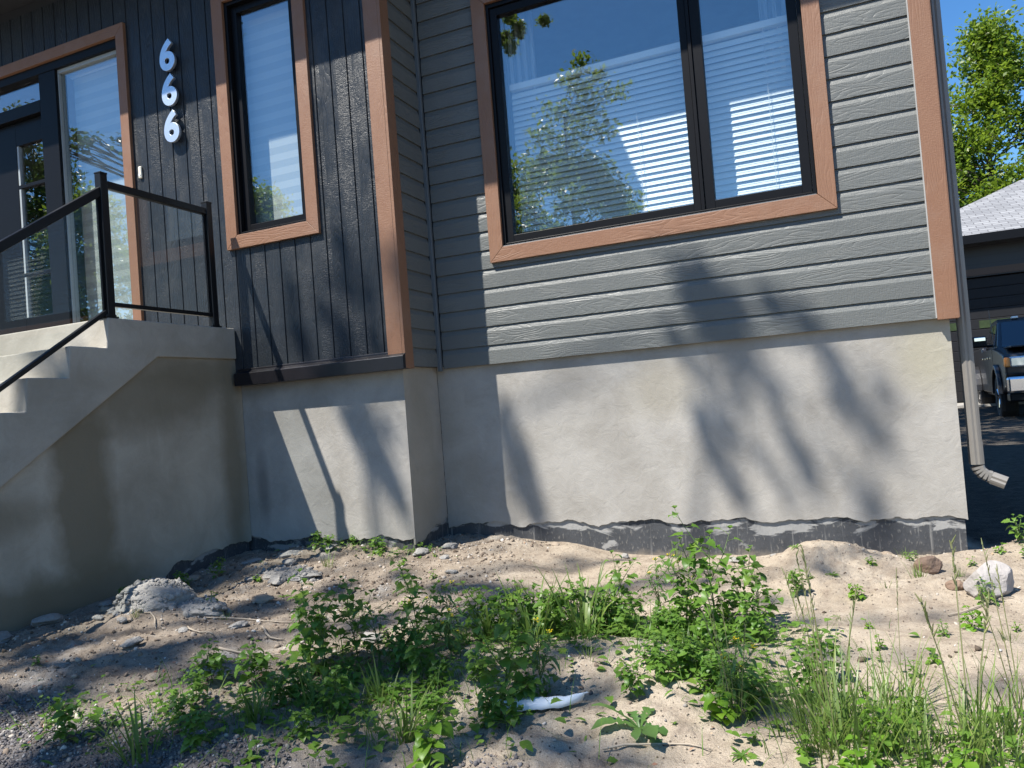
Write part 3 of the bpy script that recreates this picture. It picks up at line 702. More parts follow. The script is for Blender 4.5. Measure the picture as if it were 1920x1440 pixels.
mb = MB(); mb.prism([(3.309, top(3.309)-.063), (3.309, bot(3.309)+.033), (ye, bot(ye)+.033), (ye, top(ye)-.063)], XS-.032, XS-.026, 'x'); mb.build('glass_panel', M['railglass'], rl)
mb = MB(); mb.prism([(3.310, top(3.310)-.063), (3.310, bot(3.310)+.033), (3.296, bot(3.296)+.033), (3.296, top(3.296)-.063)], XS-.036, XS-.022, 'x'); mb.build('gasket', M['black'], rl)
post(1.70, 1.749, bot(1.72)-.22, top(1.72)+.06)

# ------------------------------------------------------------------ trees
def leaf_quads(cent, size, rng, up_bias=.3):
    n = len(cent); nrm = rng.normal(size=(n, 3)); nrm[:, 2] = np.abs(nrm[:, 2])+up_bias; nrm /= np.linalg.norm(nrm, axis=1)[:, None]
    a = np.cross(nrm, rng.normal(size=(n, 3))); a /= np.linalg.norm(a, axis=1)[:, None]; b = np.cross(nrm, a)
    s = size*(.6+.8*rng.rand(n))[:, None]
    v = np.stack([cent-a*s*.55, cent+b*s*.3+nrm*s*.06, cent+a*s*.55, cent-b*s*.3+nrm*s*.06], 1).reshape(-1, 3)
    return v, np.arange(4*n).reshape(n, 4)
def tree(name, base, trunk_top, trunk_r, clumps, leaf, per, mat, label, group, seed=1, bend=.3, flat=.75, sparse=0):
    """clumps: (x, y, z, radius); a limb runs from the trunk to each"""
    rng = np.random.RandomState(seed); r = random.Random(seed)
    base = Vector(base); t = thing(name, base, label, 'tree', group)
    mb = MB(); H = trunk_top; pts = []; rr = []
    for i in range(9):
        f = i/8; pts.append(base+Vector((bend*math.sin(f*3+seed), bend*math.cos(f*2.3+seed)-bend*math.cos(seed), f*H-.3*(i == 0)))); rr.append(trunk_r*(1.25 if i == 0 else 1)*(1-.8*f))
    mb.tube(pts, rr, 9); mb.build('trunk', M['bark'], t, smooth=True)
    lm = MB(); cs = []
    hubs = []
    for ci, (cx, cy_, cz, cr) in enumerate(clumps):
        c = Vector((cx, cy_, cz))
        n = int(per*cr**2); d = rng.normal(size=(n, 3)); d /= np.linalg.norm(d, axis=1)[:, None]; d *= (rng.rand(n)**.45)[:, None]*cr*(1+.25*rng.normal(size=n))[:, None]; d[:, 2] *= flat
        cs.append(np.array([cx, cy_, cz])+d)
        if sparse and ci % sparse and hubs:
            h = min(hubs, key=lambda q: (q-c).length); m_ = h.lerp(c, .5)+Vector((0, 0, .08)); lm.tube([h, m_, c], [.009, .006, .003], 4); continue
        hubs.append(c); f = min(.98, max(.25, (cz-base.z-.45*(c.xy-base.xy).length)/H)); p0 = pts[0].lerp(pts[-1], f)
        k = f*8; i0 = min(7, int(k)); p0 = pts[i0].lerp(pts[i0+1], k-i0)
        midp = p0.lerp(c, .55)+Vector((r.uniform(-.2, .2), r.uniform(-.2, .2), r.uniform(0, .35)))*cr
        rb = max(.015, trunk_r*(1-.8*f)*.5)
        lm.tube([p0, midp, c], [rb, rb*.55, .012], 5)
        for _ in range(3): lm.tube([midp.lerp(c, r.random()), c+Vector((r.uniform(-1, 1), r.uniform(-1, 1), r.uniform(-.6, .6)))*cr*.8], [rb*.3+.006, .005], 4)
    lm.build('limbs', M['bark'], t, smooth=True)
    cent = np.concatenate(cs); V, F = leaf_quads(cent, leaf, rng)
    o = npmesh('crown', V-np.array(base), F, mat, t)
    return t
def crown_clumps(cx, cy_, z0, z1, rmax, n, seed, power=.8, cr=(.7, 1.2), core=.25):
    r = random.Random(seed); out = []
    for i in range(n):
        f = r.random(); z = z0+(z1-z0)*f; R_ = rmax*(math.sin(math.pi*min(1, .12+.88*f)**power)*.95+.05)
        a = r.random()*6.283; q = R_*math.sqrt(core+(1-core)*r.random()); out.append((cx+q*math.cos(a), cy_+q*math.sin(a), z, r.uniform(*cr)))
    return out

# the tall tree towards the sun whose foliage dapples the wall and the yard
Ld = (0.7366, 1.0, -2.0088)
def along(p, t): return (p[0]-Ld[0]*t, p[1]-Ld[1]*t, p[2]-Ld[2]*t)
RT = [(-2.09,4.89,.95,22),(-2.05,4.89,.67,34),(-2.0,4.89,.42,34),(-1.93,4.89,.23,22),(-.68,4.89,1.47,52),(-.27,4.89,1.41,28),(-.49,4.89,1.38,38),(-.64,4.89,1.27,26),(-.54,4.89,.96,17),(-.77,4.89,.78,26),(-.70,4.89,.57,28),(-.59,4.89,.36,22),(-.44,4.89,.56,15),(-.03,4.89,1.17,22),(.08,4.89,.97,28),(.13,4.89,.78,24),(-.22,4.89,.58,20),(-.18,4.89,.45,22),(.16,4.89,.26,24),(-.66,4.89,1.64,24)]
LT = [(-3.43,4.38,1.87,20),(-3.43,4.38,1.65,24),(-3.37,4.38,1.45,22),(-3.0,4.38,2.15,22),(-2.98,4.38,1.89,20),(-3.07,4.38,1.61,20),(-2.8,4.38,1.76,18),(-2.78,4.38,1.5,18),(-3.12,4.42,1.06,16),(-3.04,4.42,.92,26),(-2.90,4.42,.74,30),(-2.80,4.42,.58,26),(-2.72,4.42,.40,18)]
GT = [(-3.47,2.47,70),(-3.06,2.08,70),(-3.03,2.4,60),(-2.83,2.5,50),(-2.41,2.44,70),(-2.88,3.25,60),(-3.11,3.8,30),(-2.65,3.6,50),(-2.09,3.07,50),(-2.39,3.86,30),(-1.97,3.66,50),(-1.67,3.69,50),(-1.64,3.13,60),(-1.72,2.5,80),(-1.4,2.56,60),(-1.81,2.17,80),(-1.99,1.96,80),(-2.1,1.74,80),(-2.46,1.73,60),(-1.43,2.0,60),(-1.17,2.1,40),(-1.05,2.24,50),(-1.0,2.81,40),(-1.32,3.17,40),(-.86,2.83,25),(-.81,2.47,35),(-.83,2.1,50),(-.61,2.08,35),(-.46,2.84,35),(-.3,2.48,40),(-.09,4.14,25),(.14,4.39,25),(.38,4.29,18),(-.09,3.02,28),(.16,3.06,18),(-.18,2.47,28),(-3.7,3.9,50),(-3.48,3.4,20),(-1.99,4.43,18),(-1.54,4.45,20),(-1.24,4.61,18),(-.88,3.98,28),(-.35,3.75,26),(.05,3.5,22),(.3,3.55,22),(-.7,4.1,26),(.55,4.1,20),(-.2,3.45,24),(.4,2.8,24),(-3.9,2.2,60),(-3.6,1.7,70),(-2.9,1.4,70)]
rt = random.Random(4)
cl = []
RT += [(-.85,4.89,1.25,20),(-.72,4.89,1.08,22),(-.35,4.89,1.0,20),(0.,4.89,.85,18),(.24,4.89,.62,18),(-.62,4.89,.72,20),(-.32,4.89,.36,18),(.28,4.89,.92,16),(-.1,4.89,1.3,22),(-.5,4.89,1.15,24),(-.3,4.89,.75,16)]
LT += [(-3.05,4.42,1.16,22),(-2.95,4.42,.96,26),(-2.86,4.42,.66,24),(-2.78,4.42,.9,16),(-3.2,4.38,1.75,18),(-3.1,4.38,1.9,18)]
for x, y, z, r in RT: cl.append((*along((x, y, z), rt.uniform(5.2, 6.4)), r*.0026))
for x, y, z, r in LT: cl.append((*along((x, y, z), rt.uniform(5.0, 6.0)), r*.0028))
for x, y, r in GT: cl.append((*along((x, y, 0), rt.uniform(6.2, 8.2)), r*.0025))
for i in range(26):
    q = (rt.uniform(-4.2, -1.0), rt.uniform(1.2, 4.0), 0)
    cl.append((*along(q, rt.uniform(6.5, 9.)), rt.uniform(.08, .15)))
cl += [(-5.5+.35*rt.uniform(-1, 1)-.14*i, -6+.3*rt.uniform(-1, 1), 9.5+.28*rt.uniform(-1, 1)-.06*i, .16) for i in range(8)]
Cn = np.array(cl); print('shade crown centre', Cn.mean(0), len(cl))
base_x, base_y = -9.2, -4.6
tree('shade_tree', (base_x, base_y, -.4), 14.0, .24, cl, .085, 9500, M['treeleaf'], 'tall leafy tree standing across the yard, seen only by its shade', None, 11, flat=.7, sparse=9)

# ------------------------------------------------------------------ lot behind the camera: trees mirrored in the glass
tree('reflected_tree', (-7.7, -16, -.5), 11.6, .15, crown_clumps(-8.3, -16, 4.5, 9.8, 3.3, 62, 3, cr=(.5, .95))+[(-7.2, -16, 12.9, .55), (-7.6, -16, 12.4, .6), (-6.7, -16, 12.2, .5), (-7.0, -15.7, 11.2, .7), (-8.0, -16.2, 10.2, .9), (-7.3, -16, 12.0, .7), (-6.2, -16.2, 11.6, .6), (-8.2, -15.8, 11.3, .75), (-8.9, -16, 10.6, .7), (-7.4, -16.3, 10.8, .8), (-6.6, -16, 10.4, .7), (-9.4, -16.2, 9.6, .7)], .17, 330, M['treeleaf'], 'dark green tree mirrored in the wide window', None, 21)
tree('reflected_tree', (-11.5, -17.5, -.5), 9.5, .2, crown_clumps(-11.2, -17.5, 3.0, 10.3, 2.3, 50, 7), .17, 260, M['treeleaf'], 'rounded tree mirrored at the left of the wide window', None, 22)
tree('reflected_tree', (-24.5, -20, -.5), 11.5, .22, crown_clumps(-24.5, -20, 3.5, 12.2, 3.2, 70, 8, cr=(.8, 1.3)), .2, 200, M['treeleaf'], 'tree mirrored in the narrow window', None, 23)
tree('reflected_tree', (-31.5, -16.5, -.5), 11, .22, crown_clumps(-31.5, -16.5, 3.5, 12.5, 3.2, 70, 9, cr=(.8, 1.3)), .2, 200, M['treeleaf'], 'tree mirrored in the tall sidelight', None, 24)
tree('reflected_tree', (-37, -17.5, -.5), 15, .25, crown_clumps(-37, -17.5, 4, 17.5, 4.0, 90, 10, cr=(.8, 1.4)), .2, 200, M['treeleaf2'], 'tallest tree mirrored in the door lights', None, 25)
rr_ = random.Random(8)
lb = [(-18.0+1.4*rr_.uniform(-1, 1), -6+.3*rr_.uniform(-1, 1), 9.2+.3*rr_.uniform(-1, 1), .35) for i in range(8)]
lb += crown_clumps(-16.9, -8.5, 10, 16, 1.3, 34, 12, cr=(.5, .8))
tree('broad_tree', (-16.9, -8.5, -.4), 13, .26, lb, .16, 260, M['treeleaf2'], 'broad tree reaching long low boughs towards the house', None, 27)

# ------------------------------------------------------------------ garage, truck and trees beyond, at the right
gar = thing('garage', (6, 24, 0), 'neighbouring dark garage with a pale grey shingled hip roof', 'garage')
def shingles():
    t = NT('pale grey shingles'); X, Y, Z = t.xyz()
    br = t.n("ShaderNodeTexBrick"); t.put(br.inputs["Vector"], t.comb(t.m_('ADD', X, t.m_('MULTIPLY', Y, .0)), t.m_('MULTIPLY', Y, 1.1), 0.)); br.inputs["Scale"].default_value = 1.
    br.inputs["Brick Width"].default_value = .34; br.inputs["Row Height"].default_value = .15; br.inputs["Mortar Size"].default_value = .012
    br.inputs["Color1"].default_value = (.17, .175, .185, 1); br.inputs["Color2"].default_value = (.27, .275, .285, 1); br.inputs["Mortar"].default_value = (.08, .08, .085, 1)
    c = t.mix(t.m_('MULTIPLY', t.noise(scale=60.), .4), br.outputs[0], (.16, .16, .17)); return t.fin(c, .9, t.bump(br.outputs[1], -.6, .02), .2)
M['shingle'] = shingles()
def garwall():
    t = NT('dark horizontal boards'); X, Y, Z = t.xyz(); s = t.m_('FRACT', t.m_('DIVIDE', Z, .2))
    c = t.mix(t.ramp(s, [(0., 1.), (.08, 0.)]), (.028, .03, .034), (.01, .01, .012)); return t.fin(c, .5)
M['garwall'] = garwall(); M['garglass'] = simple('garage glass tinted as reflected trees', (.035, .05, .018), .25, 0., .6, 9., 0., .3); M['gdoor'] = simple('charcoal door steel', (.016, .016, .018), .55, 0., .2, 10., 0., .2)  # olive mottling paints the reflection of trees into the garage window colour
GYF = 22.0
mb = MB(); mb.box(1.9, 2.3, GYF, GYF+6, -.1, 4.2); mb.box(2.3, 11.2, GYF+5.7, GYF+6, -.1, 4.2); mb.box(10.8, 11.2, GYF, GYF+5.7, -.1, 4.2); mb.box(2.3, 10.8, GYF, GYF+.25, 3.30, 4.2)
mb.build('wall', M['garwall'], gar)
mb = MB(); mb.box(2.3, 10.8, GYF-.03, GYF-.002, 3.33, 3.50); mb.build('door_casing', simple('brown casing', (.10, .06, .04), .6), gar)
gd_ = MB()
for i in range(12): gd_.box(2.301, 7.6, GYF+.09, GYF+.14, .215+i*.255, .215+i*.255+.247)
gdo = gd_.build('garage_door', M['gdoor'], gar, .008)
for i in range(5):
    mb = MB(); mb.box(2.45+i*1.02, 2.45+i*1.02+.75, GYF+.082, GYF+.0895, 2.02, 2.21); mb.build('window', M['garglass'], gdo)
for i in range(4):
    mb = MB(); mb.box(2.45+i*1.28, 2.45+i*1.28+1.1, GYF+.082, GYF+.0895, 2.56, 2.70); mb.build('panel', M['gdoor'], gdo, .01)
mb = MB(); EZ = 4.26; hx, hy = 1.3, 21.35
mb.add([(hx, hy, EZ), (11.9, hy, EZ), (11.9, hy+8, EZ), (hx, hy+8, EZ), (hx+4, hy+4, EZ+1.95), (11.9-4, hy+4, EZ+1.95)], [(0, 1, 5, 4), (1, 2, 5), (2, 3, 4, 5), (3, 0, 4), (0, 3, 2, 1)])
mb.build('roof', M['shingle'], gar)
mb = MB(); mb.box(hx, 11.9, hy-.06, hy-.002, EZ-.22, EZ-.01); mb.box(hx-.06, hx-.002, hy, hy+8, EZ-.22, EZ-.01); mb.build('fascia', M['black'], gar)
mb = MB(); mb.box(hx, 11.9, hy, GYF, EZ-.20, EZ-.16); mb.build('soffit', M['soffit'], gar)
mb = MB(); n = 2; mb.box(2.0, 11, 20.15, 21.99, .02, .20); ap = mb.build('apron', M['conc_path'], None); tag(ap, 'pale concrete strip in front of the garage door', 'apron', kind='structure')

TR = thing('pickup_truck', (3.98, 18.2, .03), 'dark grey pickup truck parked nose out in front of the garage', 'pickup truck')
paint = NT('dark metallic truck paint'); paint.b.inputs["Coat Weight"].default_value = .45; paint.b.inputs["Coat Roughness"].default_value = .04
M['paint'] = paint.fin(paint.mix(paint.noise(scale=300.), (.016, .016, .018), (.034, .034, .037)), .38, None, .4, .2)
M['chrome'] = simple('chrome', (.75, .76, .78), .08, 1., .03)
M['tyre'] = simple('tyre rubber', (.02, .019, .018), .85, 0, .3, 30., .4)
M['lens'] = simple('headlamp lens', (.62, .64, .66), .12, .5, .1)
M['amber'] = simple('amber lens', (.55, .20, .04), .25)
M['cabglass'] = glass('cab glass', .12, (.5, .53, .55))
M['lamp_white'] = simple('clear roof lamp', (.85, .85, .82), .25)
def tp(x, y, z):     # truck space: x across (+ is the viewer's right), y back from the nose, z up
    a = rad(4.0); return (3.98+(x)*math.cos(a)+(y-2.4)*math.sin(a), 18.2-(x)*math.sin(a)+(y-2.4)*math.cos(a), .03+z)
class TB(MB):
    def build(s, *a, **k): s.v = [tp(*v) for v in s.v]; return MB.build(s, *a, **k)
W = 1.0
def side(poly, x0, x1): return TB().prism(poly, x0, x1, 'x')
def arch(cx, r, z0, n=9): return [(cx+r*math.cos(t), z0+r*math.sin(t)) for t in [math.pi*(1-i/(n-1)) for i in range(n)]]
bodyp = [(.02, .62)]+arch(1.05, .50, .48)+[(1.6, .45), (4.25, .47)]+arch(4.80, .50, .48)+[(5.9, .60), (5.95, 1.42), (3.75, 1.44), (3.72, 1.36), (1.62, 1.36), (.9, 1.30), (.12, 1.20), (.0, 1.0)]
body = side(bodyp, -W, W).build('body', M['paint'], TR, bevel=.06, seg=3)
tb = TB(); cabp = [(1.55, 1.30), (2.25, 1.90), (2.5, 1.96), (3.5, 1.95), (3.75, 1.40)]
for sgn in (0,):
    n = len(cabp); vs = [(-.93+(.13 if z > 1.5 else 0), y, z) for y, z in cabp]+[(.93-(.13 if z > 1.5 else 0), y, z) for y, z in cabp]
    tb.add(vs, [tuple(range(n)), tuple(range(n, 2*n))]+[(i, (i+1) % n, n+(i+1) % n, n+i) for i in range(n)])
tb.build('cab', M['paint'], TR, bevel=.03)
tb = TB(); tb.add([(-.84, 1.60, 1.37), (.84, 1.60, 1.37), (.75, 2.20, 1.875), (-.75, 2.20, 1.875)], [(0, 1, 2, 3)])
o = tb.build('windshield', M['cabglass'], TR); o.modifiers.new('s', 'SOLIDIFY').thickness = .02
for sgn in (-1, 1):
    for y0, y1, z0 in ((1.85, 2.62, 1.40), (2.70, 3.45, 1.40)):
        tb = TB(); q = lambda z: sgn*(.945-(.13/.5)*(max(0, z-1.40)))
        ya = y0+(.42 if y0 < 2 else 0); tb.add([(q(z0), y0, z0), (q(z0), y1, z0), (q(1.86), y1-.06, 1.86), (q(1.86), ya, 1.86)], [(0, 1, 2, 3)])
        o = tb.build('side_window', M['cabglass'], TR); o.modifiers.new('s', 'SOLIDIFY').thickness = .012
    for y0, y1 in ((1.72, 2.64), (2.66, 3.60)):
        d = TB(); d.box(sgn*1.0-.006, sgn*1.0+.006, y0, y1, .62, 1.34); d = d.build('door', M['paint'], TR, bevel=.004)
        h = TB(); h.box(sgn*1.025-.012, sgn*1.025+.012, y1-.24, y1-.06, 1.16, 1.20); h.build('handle', M['chrome'], d, bevel=.005)
    # flared wheel arches, wheels
    for cx in (1.05, 4.80):
        fl = TB(); ou = arch(cx, .56, .48, 13); inn = arch(cx, .47, .48, 13)
        fl.prism(ou+inn[::-1], sgn*1.0, sgn*(1.075 if cx < 2 else 1.12), 'x'); fl.build('wheel_arch', M['paint'], TR, bevel=.015)
        w = TB(); n = 28; pr = [(.30, .22), (.40, .245), (.42, .20), (.425, .0), (.42, -.0)]
        xc = sgn*.90
        prof2 = [(.24, .13), (.36, .145), (.405, .125), (.42, .07), (.42, -.07), (.405, -.125), (.36, -.145), (.24, -.13)]
        vs = []; fs = []; m = len(prof2)
        for i in range(n):
            t = 6.2832*i/n; 
            for r_, x_ in prof2:
                rr2 = r_+(.008 if (i % 2 and r_ > .4) else 0); vs.append((xc+x_, cx+rr2*math.cos(t), .42+rr2*math.sin(t)))
        for i in range(n):
            for k in range(m): fs.append((i*m+k, i*m+(k+1) % m, ((i+1) % n)*m+(k+1) % m, ((i+1) % n)*m+k))
        w.add(vs, fs); wo = w.build('wheel', M['tyre'], TR)
        rm = TB(); rm.tube([(xc-.11*sgn, cx, .42), (xc+.09*sgn, cx, .42)], [.238, .238], 24)
        for k in range(8):
            a = k*.785; rm.tube([(xc+.095*sgn, cx+.06*math.cos(a), .42+.06*math.sin(a)), (xc+.115*sgn, cx+.20*math.cos(a), .42+.20*math.sin(a))], [.03, .022], 6)
        rm.build('rim', M['chrome'], wo)
    hl = TB(); hl.box(sgn*.70-.22, sgn*.70+.22, -.03, .10, .96, 1.15); hl = hl.build('headlight', M['lens'], TR, bevel=.03)
    am = TB(); am.box(sgn*.955-.045, sgn*.955+.045, -.036, .16, .97, 1.14); am.build('turn_signal', M['amber'], hl, bevel=.02)
    mi = TB(); mi.box(sgn*1.20-.13, sgn*1.20+.13, 1.72, 1.84, 1.40, 1.62); mi.box(sgn*1.01-.08, sgn*1.01+.08, 1.76, 1.81, 1.39, 1.44); mi = mi.build('mirror', M['black'], TR, bevel=.03)
    mc = TB(); mc.box(sgn*1.19-.10, sgn*1.19+.10, 1.695, 1.7195, 1.52, 1.60); mc.build('mirror_cap', M['chrome'], mi, bevel=.01)
bp = TB(); bp.box(-1.0, 1.0, -.16, .02, .50, .80); bp.build('bumper', M['chrome'], TR, bevel=.05, seg=3)
bp = TB(); bp.box(-1.0, 1.0, -.12, .05, .802, .86); bp.box(-.97, .97, -.1, .3, .36, .4995); bp.build('bumper_trim', M['black'], TR, bevel=.02)
gr = TB(); gr.box(-.46, .46, -.05, .02, .90, 1.18); gr.build('grille', M['chrome'], TR, bevel=.02)
gr = TB()
for k in range(4): gr.box(-.42, .42, -.056, -.0505, .93+k*.058, .96+k*.058)
gr.build('grille_bar', M['black'], TR)
tb = TB(); tb.tube([(-.98, 1.45, 1.30), (-1.02, 1.42, 2.10)], [.006, .003], 6); tb.build('antenna', M['greytrim'], TR)
for k in range(5):
    tb = TB(); tb.box(-.50+k*.25-.06, -.50+k*.25+.06, 2.30, 2.42, 1.945, 1.985); tb.build('roof_lamp', M['lamp_white'], TR, bevel=.012)
tb = TB(); tb.box(-.85, .85, .25, 1.45, 1.315, 1.36); tb.build('hood', M['paint'], TR, bevel=.03)
tb = TB(); tb.box(-.9, .9, .5, 5.6, .40, .6); tb.build('chassis', M['black'], TR)

tl = thing
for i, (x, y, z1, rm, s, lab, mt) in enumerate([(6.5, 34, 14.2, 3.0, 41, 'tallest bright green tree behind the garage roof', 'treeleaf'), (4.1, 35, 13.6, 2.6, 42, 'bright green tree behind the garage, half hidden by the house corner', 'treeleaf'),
        (8.9, 33, 12.4, 2.6, 43, 'bright green tree at the right edge behind the garage roof', 'treeleaf'), (6.0, 41, 11.5, 3.2, 44, 'darker-leaved tree filling the gap between the bright trees behind the garage', 'treeleaf2'), (11.5, 42, 12.0, 3.5, 45, 'darker-leaved tree farther back at the right behind the garage', 'treeleaf2')]):
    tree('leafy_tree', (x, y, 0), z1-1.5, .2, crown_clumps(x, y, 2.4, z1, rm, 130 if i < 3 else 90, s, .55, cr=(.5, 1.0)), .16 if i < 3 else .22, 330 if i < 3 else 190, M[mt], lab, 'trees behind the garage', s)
tree('drive_shade_tree', (-1.6, 11.5, 0), 14, .22, crown_clumps(-1.6, 11.5, 5, 15.5, 3.4, 60, 51, cr=(.8, 1.3)), .2, 160, M['treeleaf2'], 'unseen tree added behind the house to shade the drive', None, 51)  # out of view, added to throw shade over the drive

# ------------------------------------------------------------------ loose ground material
def stones(name, pts, sizes, mat, seed, flat=.65):
    rng = np.random.RandomState(seed); n = len(pts)
    ph = (1+5**.5)/2; ico = np.array([(-1,ph,0),(1,ph,0),(-1,-ph,0),(1,-ph,0),(0,-1,ph),(0,1,ph),(0,-1,-ph),(0,1,-ph),(ph,0,-1),(ph,0,1),(-ph,0,-1),(-ph,0,1)])/1.9
    fc = np.array([(0,11,5),(0,5,1),(0,1,7),(0,7,10),(0,10,11),(1,5,9),(5,11,4),(11,10,2),(10,7,6),(7,1,8),(3,9,4),(3,4,2),(3,2,6),(3,6,8),(3,8,9),(4,9,5),(2,4,11),(6,2,10),(8,6,7),(9,8,1)])
    V = ico[None]*(1+.22*rng.normal(size=(n, 12, 1))); V = V*np.stack([.7+.6*rng.rand(n), .7+.6*rng.rand(n), flat*(.7+.6*rng.rand(n))], 1)[:, None]
    q = rng.normal(size=(n, 4)); q[:, 1:3] *= .5; q /= np.linalg.norm(q, axis=1)[:, None]; w, x, y, z = q.T
    R_ = np.stack([1-2*(y*y+z*z), 2*(x*y-z*w), 2*(x*z+y*w), 2*(x*y+z*w), 1-2*(x*x+z*z), 2*(y*z-x*w), 2*(x*z-y*w), 2*(y*z+x*w), 1-2*(x*x+y*y)], 1).reshape(n, 3, 3)
    V = np.einsum('nij,nkj->nki', R_, V)*np.asarray(sizes)[:, None, None]+pts[:, None]
    F = fc[None]+12*np.arange(n)[:, None, None]
    return npmesh(name, V.reshape(-1, 3), F.reshape(-1, 3), mat)
rng = np.random.RandomState(5)
# gravel bed, bottom left
n = 42000; px = rng.uniform(-3.9, -.4, n); pyy = rng.uniform(1.15, 2.75, n)
lim = 1.96-.06*px; dens = np.clip((lim-pyy+.25*vnoise(px*4, pyy*4)*2)/.28, 0, 1)
keep = rng.rand(n) < dens**1.5*.95+.005; px, pyy = px[keep], pyy[keep]
sz = .0046*np.exp(.32*rng.normal(size=len(px))); P = np.stack([px, pyy, ground_z(px, pyy)+sz*.35], 1)
tag(stones('gravel', P, sz, M['gravel'], 2), 'dark grey crushed gravel spread over the near left ground', 'gravel', kind='stuff')
# crumbs of soil everywhere
n = 30000; px = rng.uniform(-3.95, 1.3, n); pyy = rng.uniform(1.7, 4.85, n)
dens = np.clip(.2+1.1*(vnoise(px*2.1+4, pyy*2.4, 1)+.15)+.55*(px < -1.8), .05, 1); keep = rng.rand(n) < dens; px, pyy = px[keep], pyy[keep]
sz = .0023*np.exp(.66*rng.normal(size=len(px)))*(1+.5*(px < -1.8)); sz = np.minimum(sz, .013); P = np.stack([px, pyy, ground_z(px, pyy)+sz*.2], 1)
tag(stones('soil_crumbs', P, sz, M['crumb'], 3), 'crumbs and small clods of dry soil scattered over the yard', 'soil crumbs', kind='stuff')
# dead leaf scraps
n = 1500; px = rng.uniform(-3.9, 1.2, n); pyy = rng.uniform(1.75, 4.6, n); keep = (rng.rand(n) < np.clip((3.2-pyy)*.6, .12, 1)); px, pyy = px[keep], pyy[keep]
V, F = leaf_quads(np.stack([px, pyy, ground_z(px, pyy)+.006], 1), .014, rng, 2.5)
tag(npmesh('leaf_litter', V, F, M['litter']), 'reddish brown bud scales and dead leaf scraps on the soil', 'leaf litter', kind='stuff')

def rock(name, x, y, r, sc, mat, label, cat, seed, group=None, sub=3, rough=.16, sink=.25, cuts=5):
    rng = np.random.RandomState(seed); bm = bmesh.new(); bmesh.ops.create_icosphere(bm, subdivisions=sub, radius=1)
    planes = [(Vector(rng.normal(size=3)).normalized(), rng.uniform(.62, .88)) for _ in range(cuts)]
    for v in bm.verts:
        p = v.co.normalized()
        for nrm, d in planes:
            k = p.dot(nrm)
            if k > d: p = p - nrm*(k-d)*.92
        nz = sum(float(vnoise(p.x*f+seed, p.y*f+p.z*f*1.3, i % 3))/f for i, f in enumerate((2., 5., 11.)))
        v.co = p*(1+rough*nz*2.2); v.co = Vector((v.co.x*sc[0], v.co.y*sc[1], v.co.z*sc[2]))*r
    me = bpy.data.meshes.new(name); bm.to_mesh(me); bm.free(); me.materials.append(mat)
    o = bpy.data.objects.new(name, me); COL.objects.link(o); o.location = (x, y, gz(x, y)+r*sc[2]*(1-2*sink)); o.rotation_euler = (0, 0, rng.uniform(0, 6.28))
    return tag(o, label, cat, group)
b = rock('boulder', .545, 3.80, .098, (1.1, .85, .95), M['boulder'], 'pale whitish boulder lying on the sand at the right', 'boulder', 3, sub=4, rough=.1, sink=.22, cuts=8); b.rotation_euler = (.1, .2, .4)
rock('rock', .35, 4.22, .058, (1.1, .8, .9), M['brownrock'], 'brown half buried rock on the sand below the foundation corner', 'rock', 6, rough=.15)
rock('rock', .42, 3.86, .04, (1.1, .9, .6), M['brownrock'], 'small brown stone in the hollow left of the pale boulder', 'rock', 7)
def heap(x, y, rx, ry, h, n, seed, label):
    rng = np.random.RandomState(seed); o = rock('mortar_heap', x, y, 1., (rx, ry, h), M['mortar'], label, 'mortar heap', seed, sub=5, rough=.22, sink=.5, cuts=0)
    o.rotation_euler = (0, 0, 0); a = rng.rand(n)*6.283; q = np.sqrt(rng.rand(n))*1.12
    zx = np.clip(1-q**2, 0, 1)**.5*h*.98; px = x+q*rx*np.cos(a); py = y+q*ry*np.sin(a)
    base = np.where(q < .97, gz(x, y)+zx, ground_z(px, py)); sz = .006*np.exp(.55*rng.normal(size=n))
    c = stones('crumbs', np.stack([px-o.location.x, py-o.location.y, base-o.location.z], 1), np.minimum(sz, .022), M['mortar'], seed, .8); c.parent = o; c['kind'] = 'stuff'
heap(-3.42, 3.02, .23, .17, .125, 900, 12, 'rough grey heap of dumped mortar crumbs near the stair wall')
heap(-3.12, 3.02, .17, .10, .05, 350, 13, 'low grey spread of mortar at the right foot of the big heap')
heap(-3.15, 3.75, .22, .12, .035, 350, 14, 'thin grey crust of mortar on the soil close to the stair wall')
rp = random.Random(31)
dbr = [(-3.7, 2.95, .035), (-3.58, 2.8, .028), (-3.35, 2.75, .03), (-3.85, 3.35, .05), (-3.75, 3.6, .05), (-3.6, 3.95, .06), (-3.4, 4.1, .07), (-3.25, 3.9, .05), (-2.95, 3.3, .05), (-3.2, 4.22, .05), (-2.5, 4.25, .05), (-2.75, 2.9, .04), (-2.2, 3.0, .035), (-1.95, 2.85, .05), (-2.3, 4.2, .035), (-3.05, 2.55, .04), (-2.7, 2.35, .035),
       (-3.9, 2.75, .06), (-3.93, 2.5, .07), (-3.86, 3.08, .04), (-2.55, 3.55, .03), (-2.95, 2.75, .03), (-3.1, 3.6, .06), (-3.3, 3.6, .035), (-1.75, 4.7, .03), (-1.3, 4.72, .035), (-.95, 4.7, .03), (-.62, 4.72, .04), (.2, 4.75, .06), (-.38, 4.7, .05), (-2.45, 4.55, .05), (-2.1, 3.9, .03)]
for i, (x, y, r) in enumerate(dbr):
    rock('mortar_lump', x, y, r, (1.3, .9, .5), M['mortar'] if i % 4 else M['clod'], 'small grey lump of broken mortar or stone on the soil', 'mortar lump', 60+i, 'lumps of broken mortar on the soil', sub=2 if r < .04 else 3, rough=.3, cuts=4)
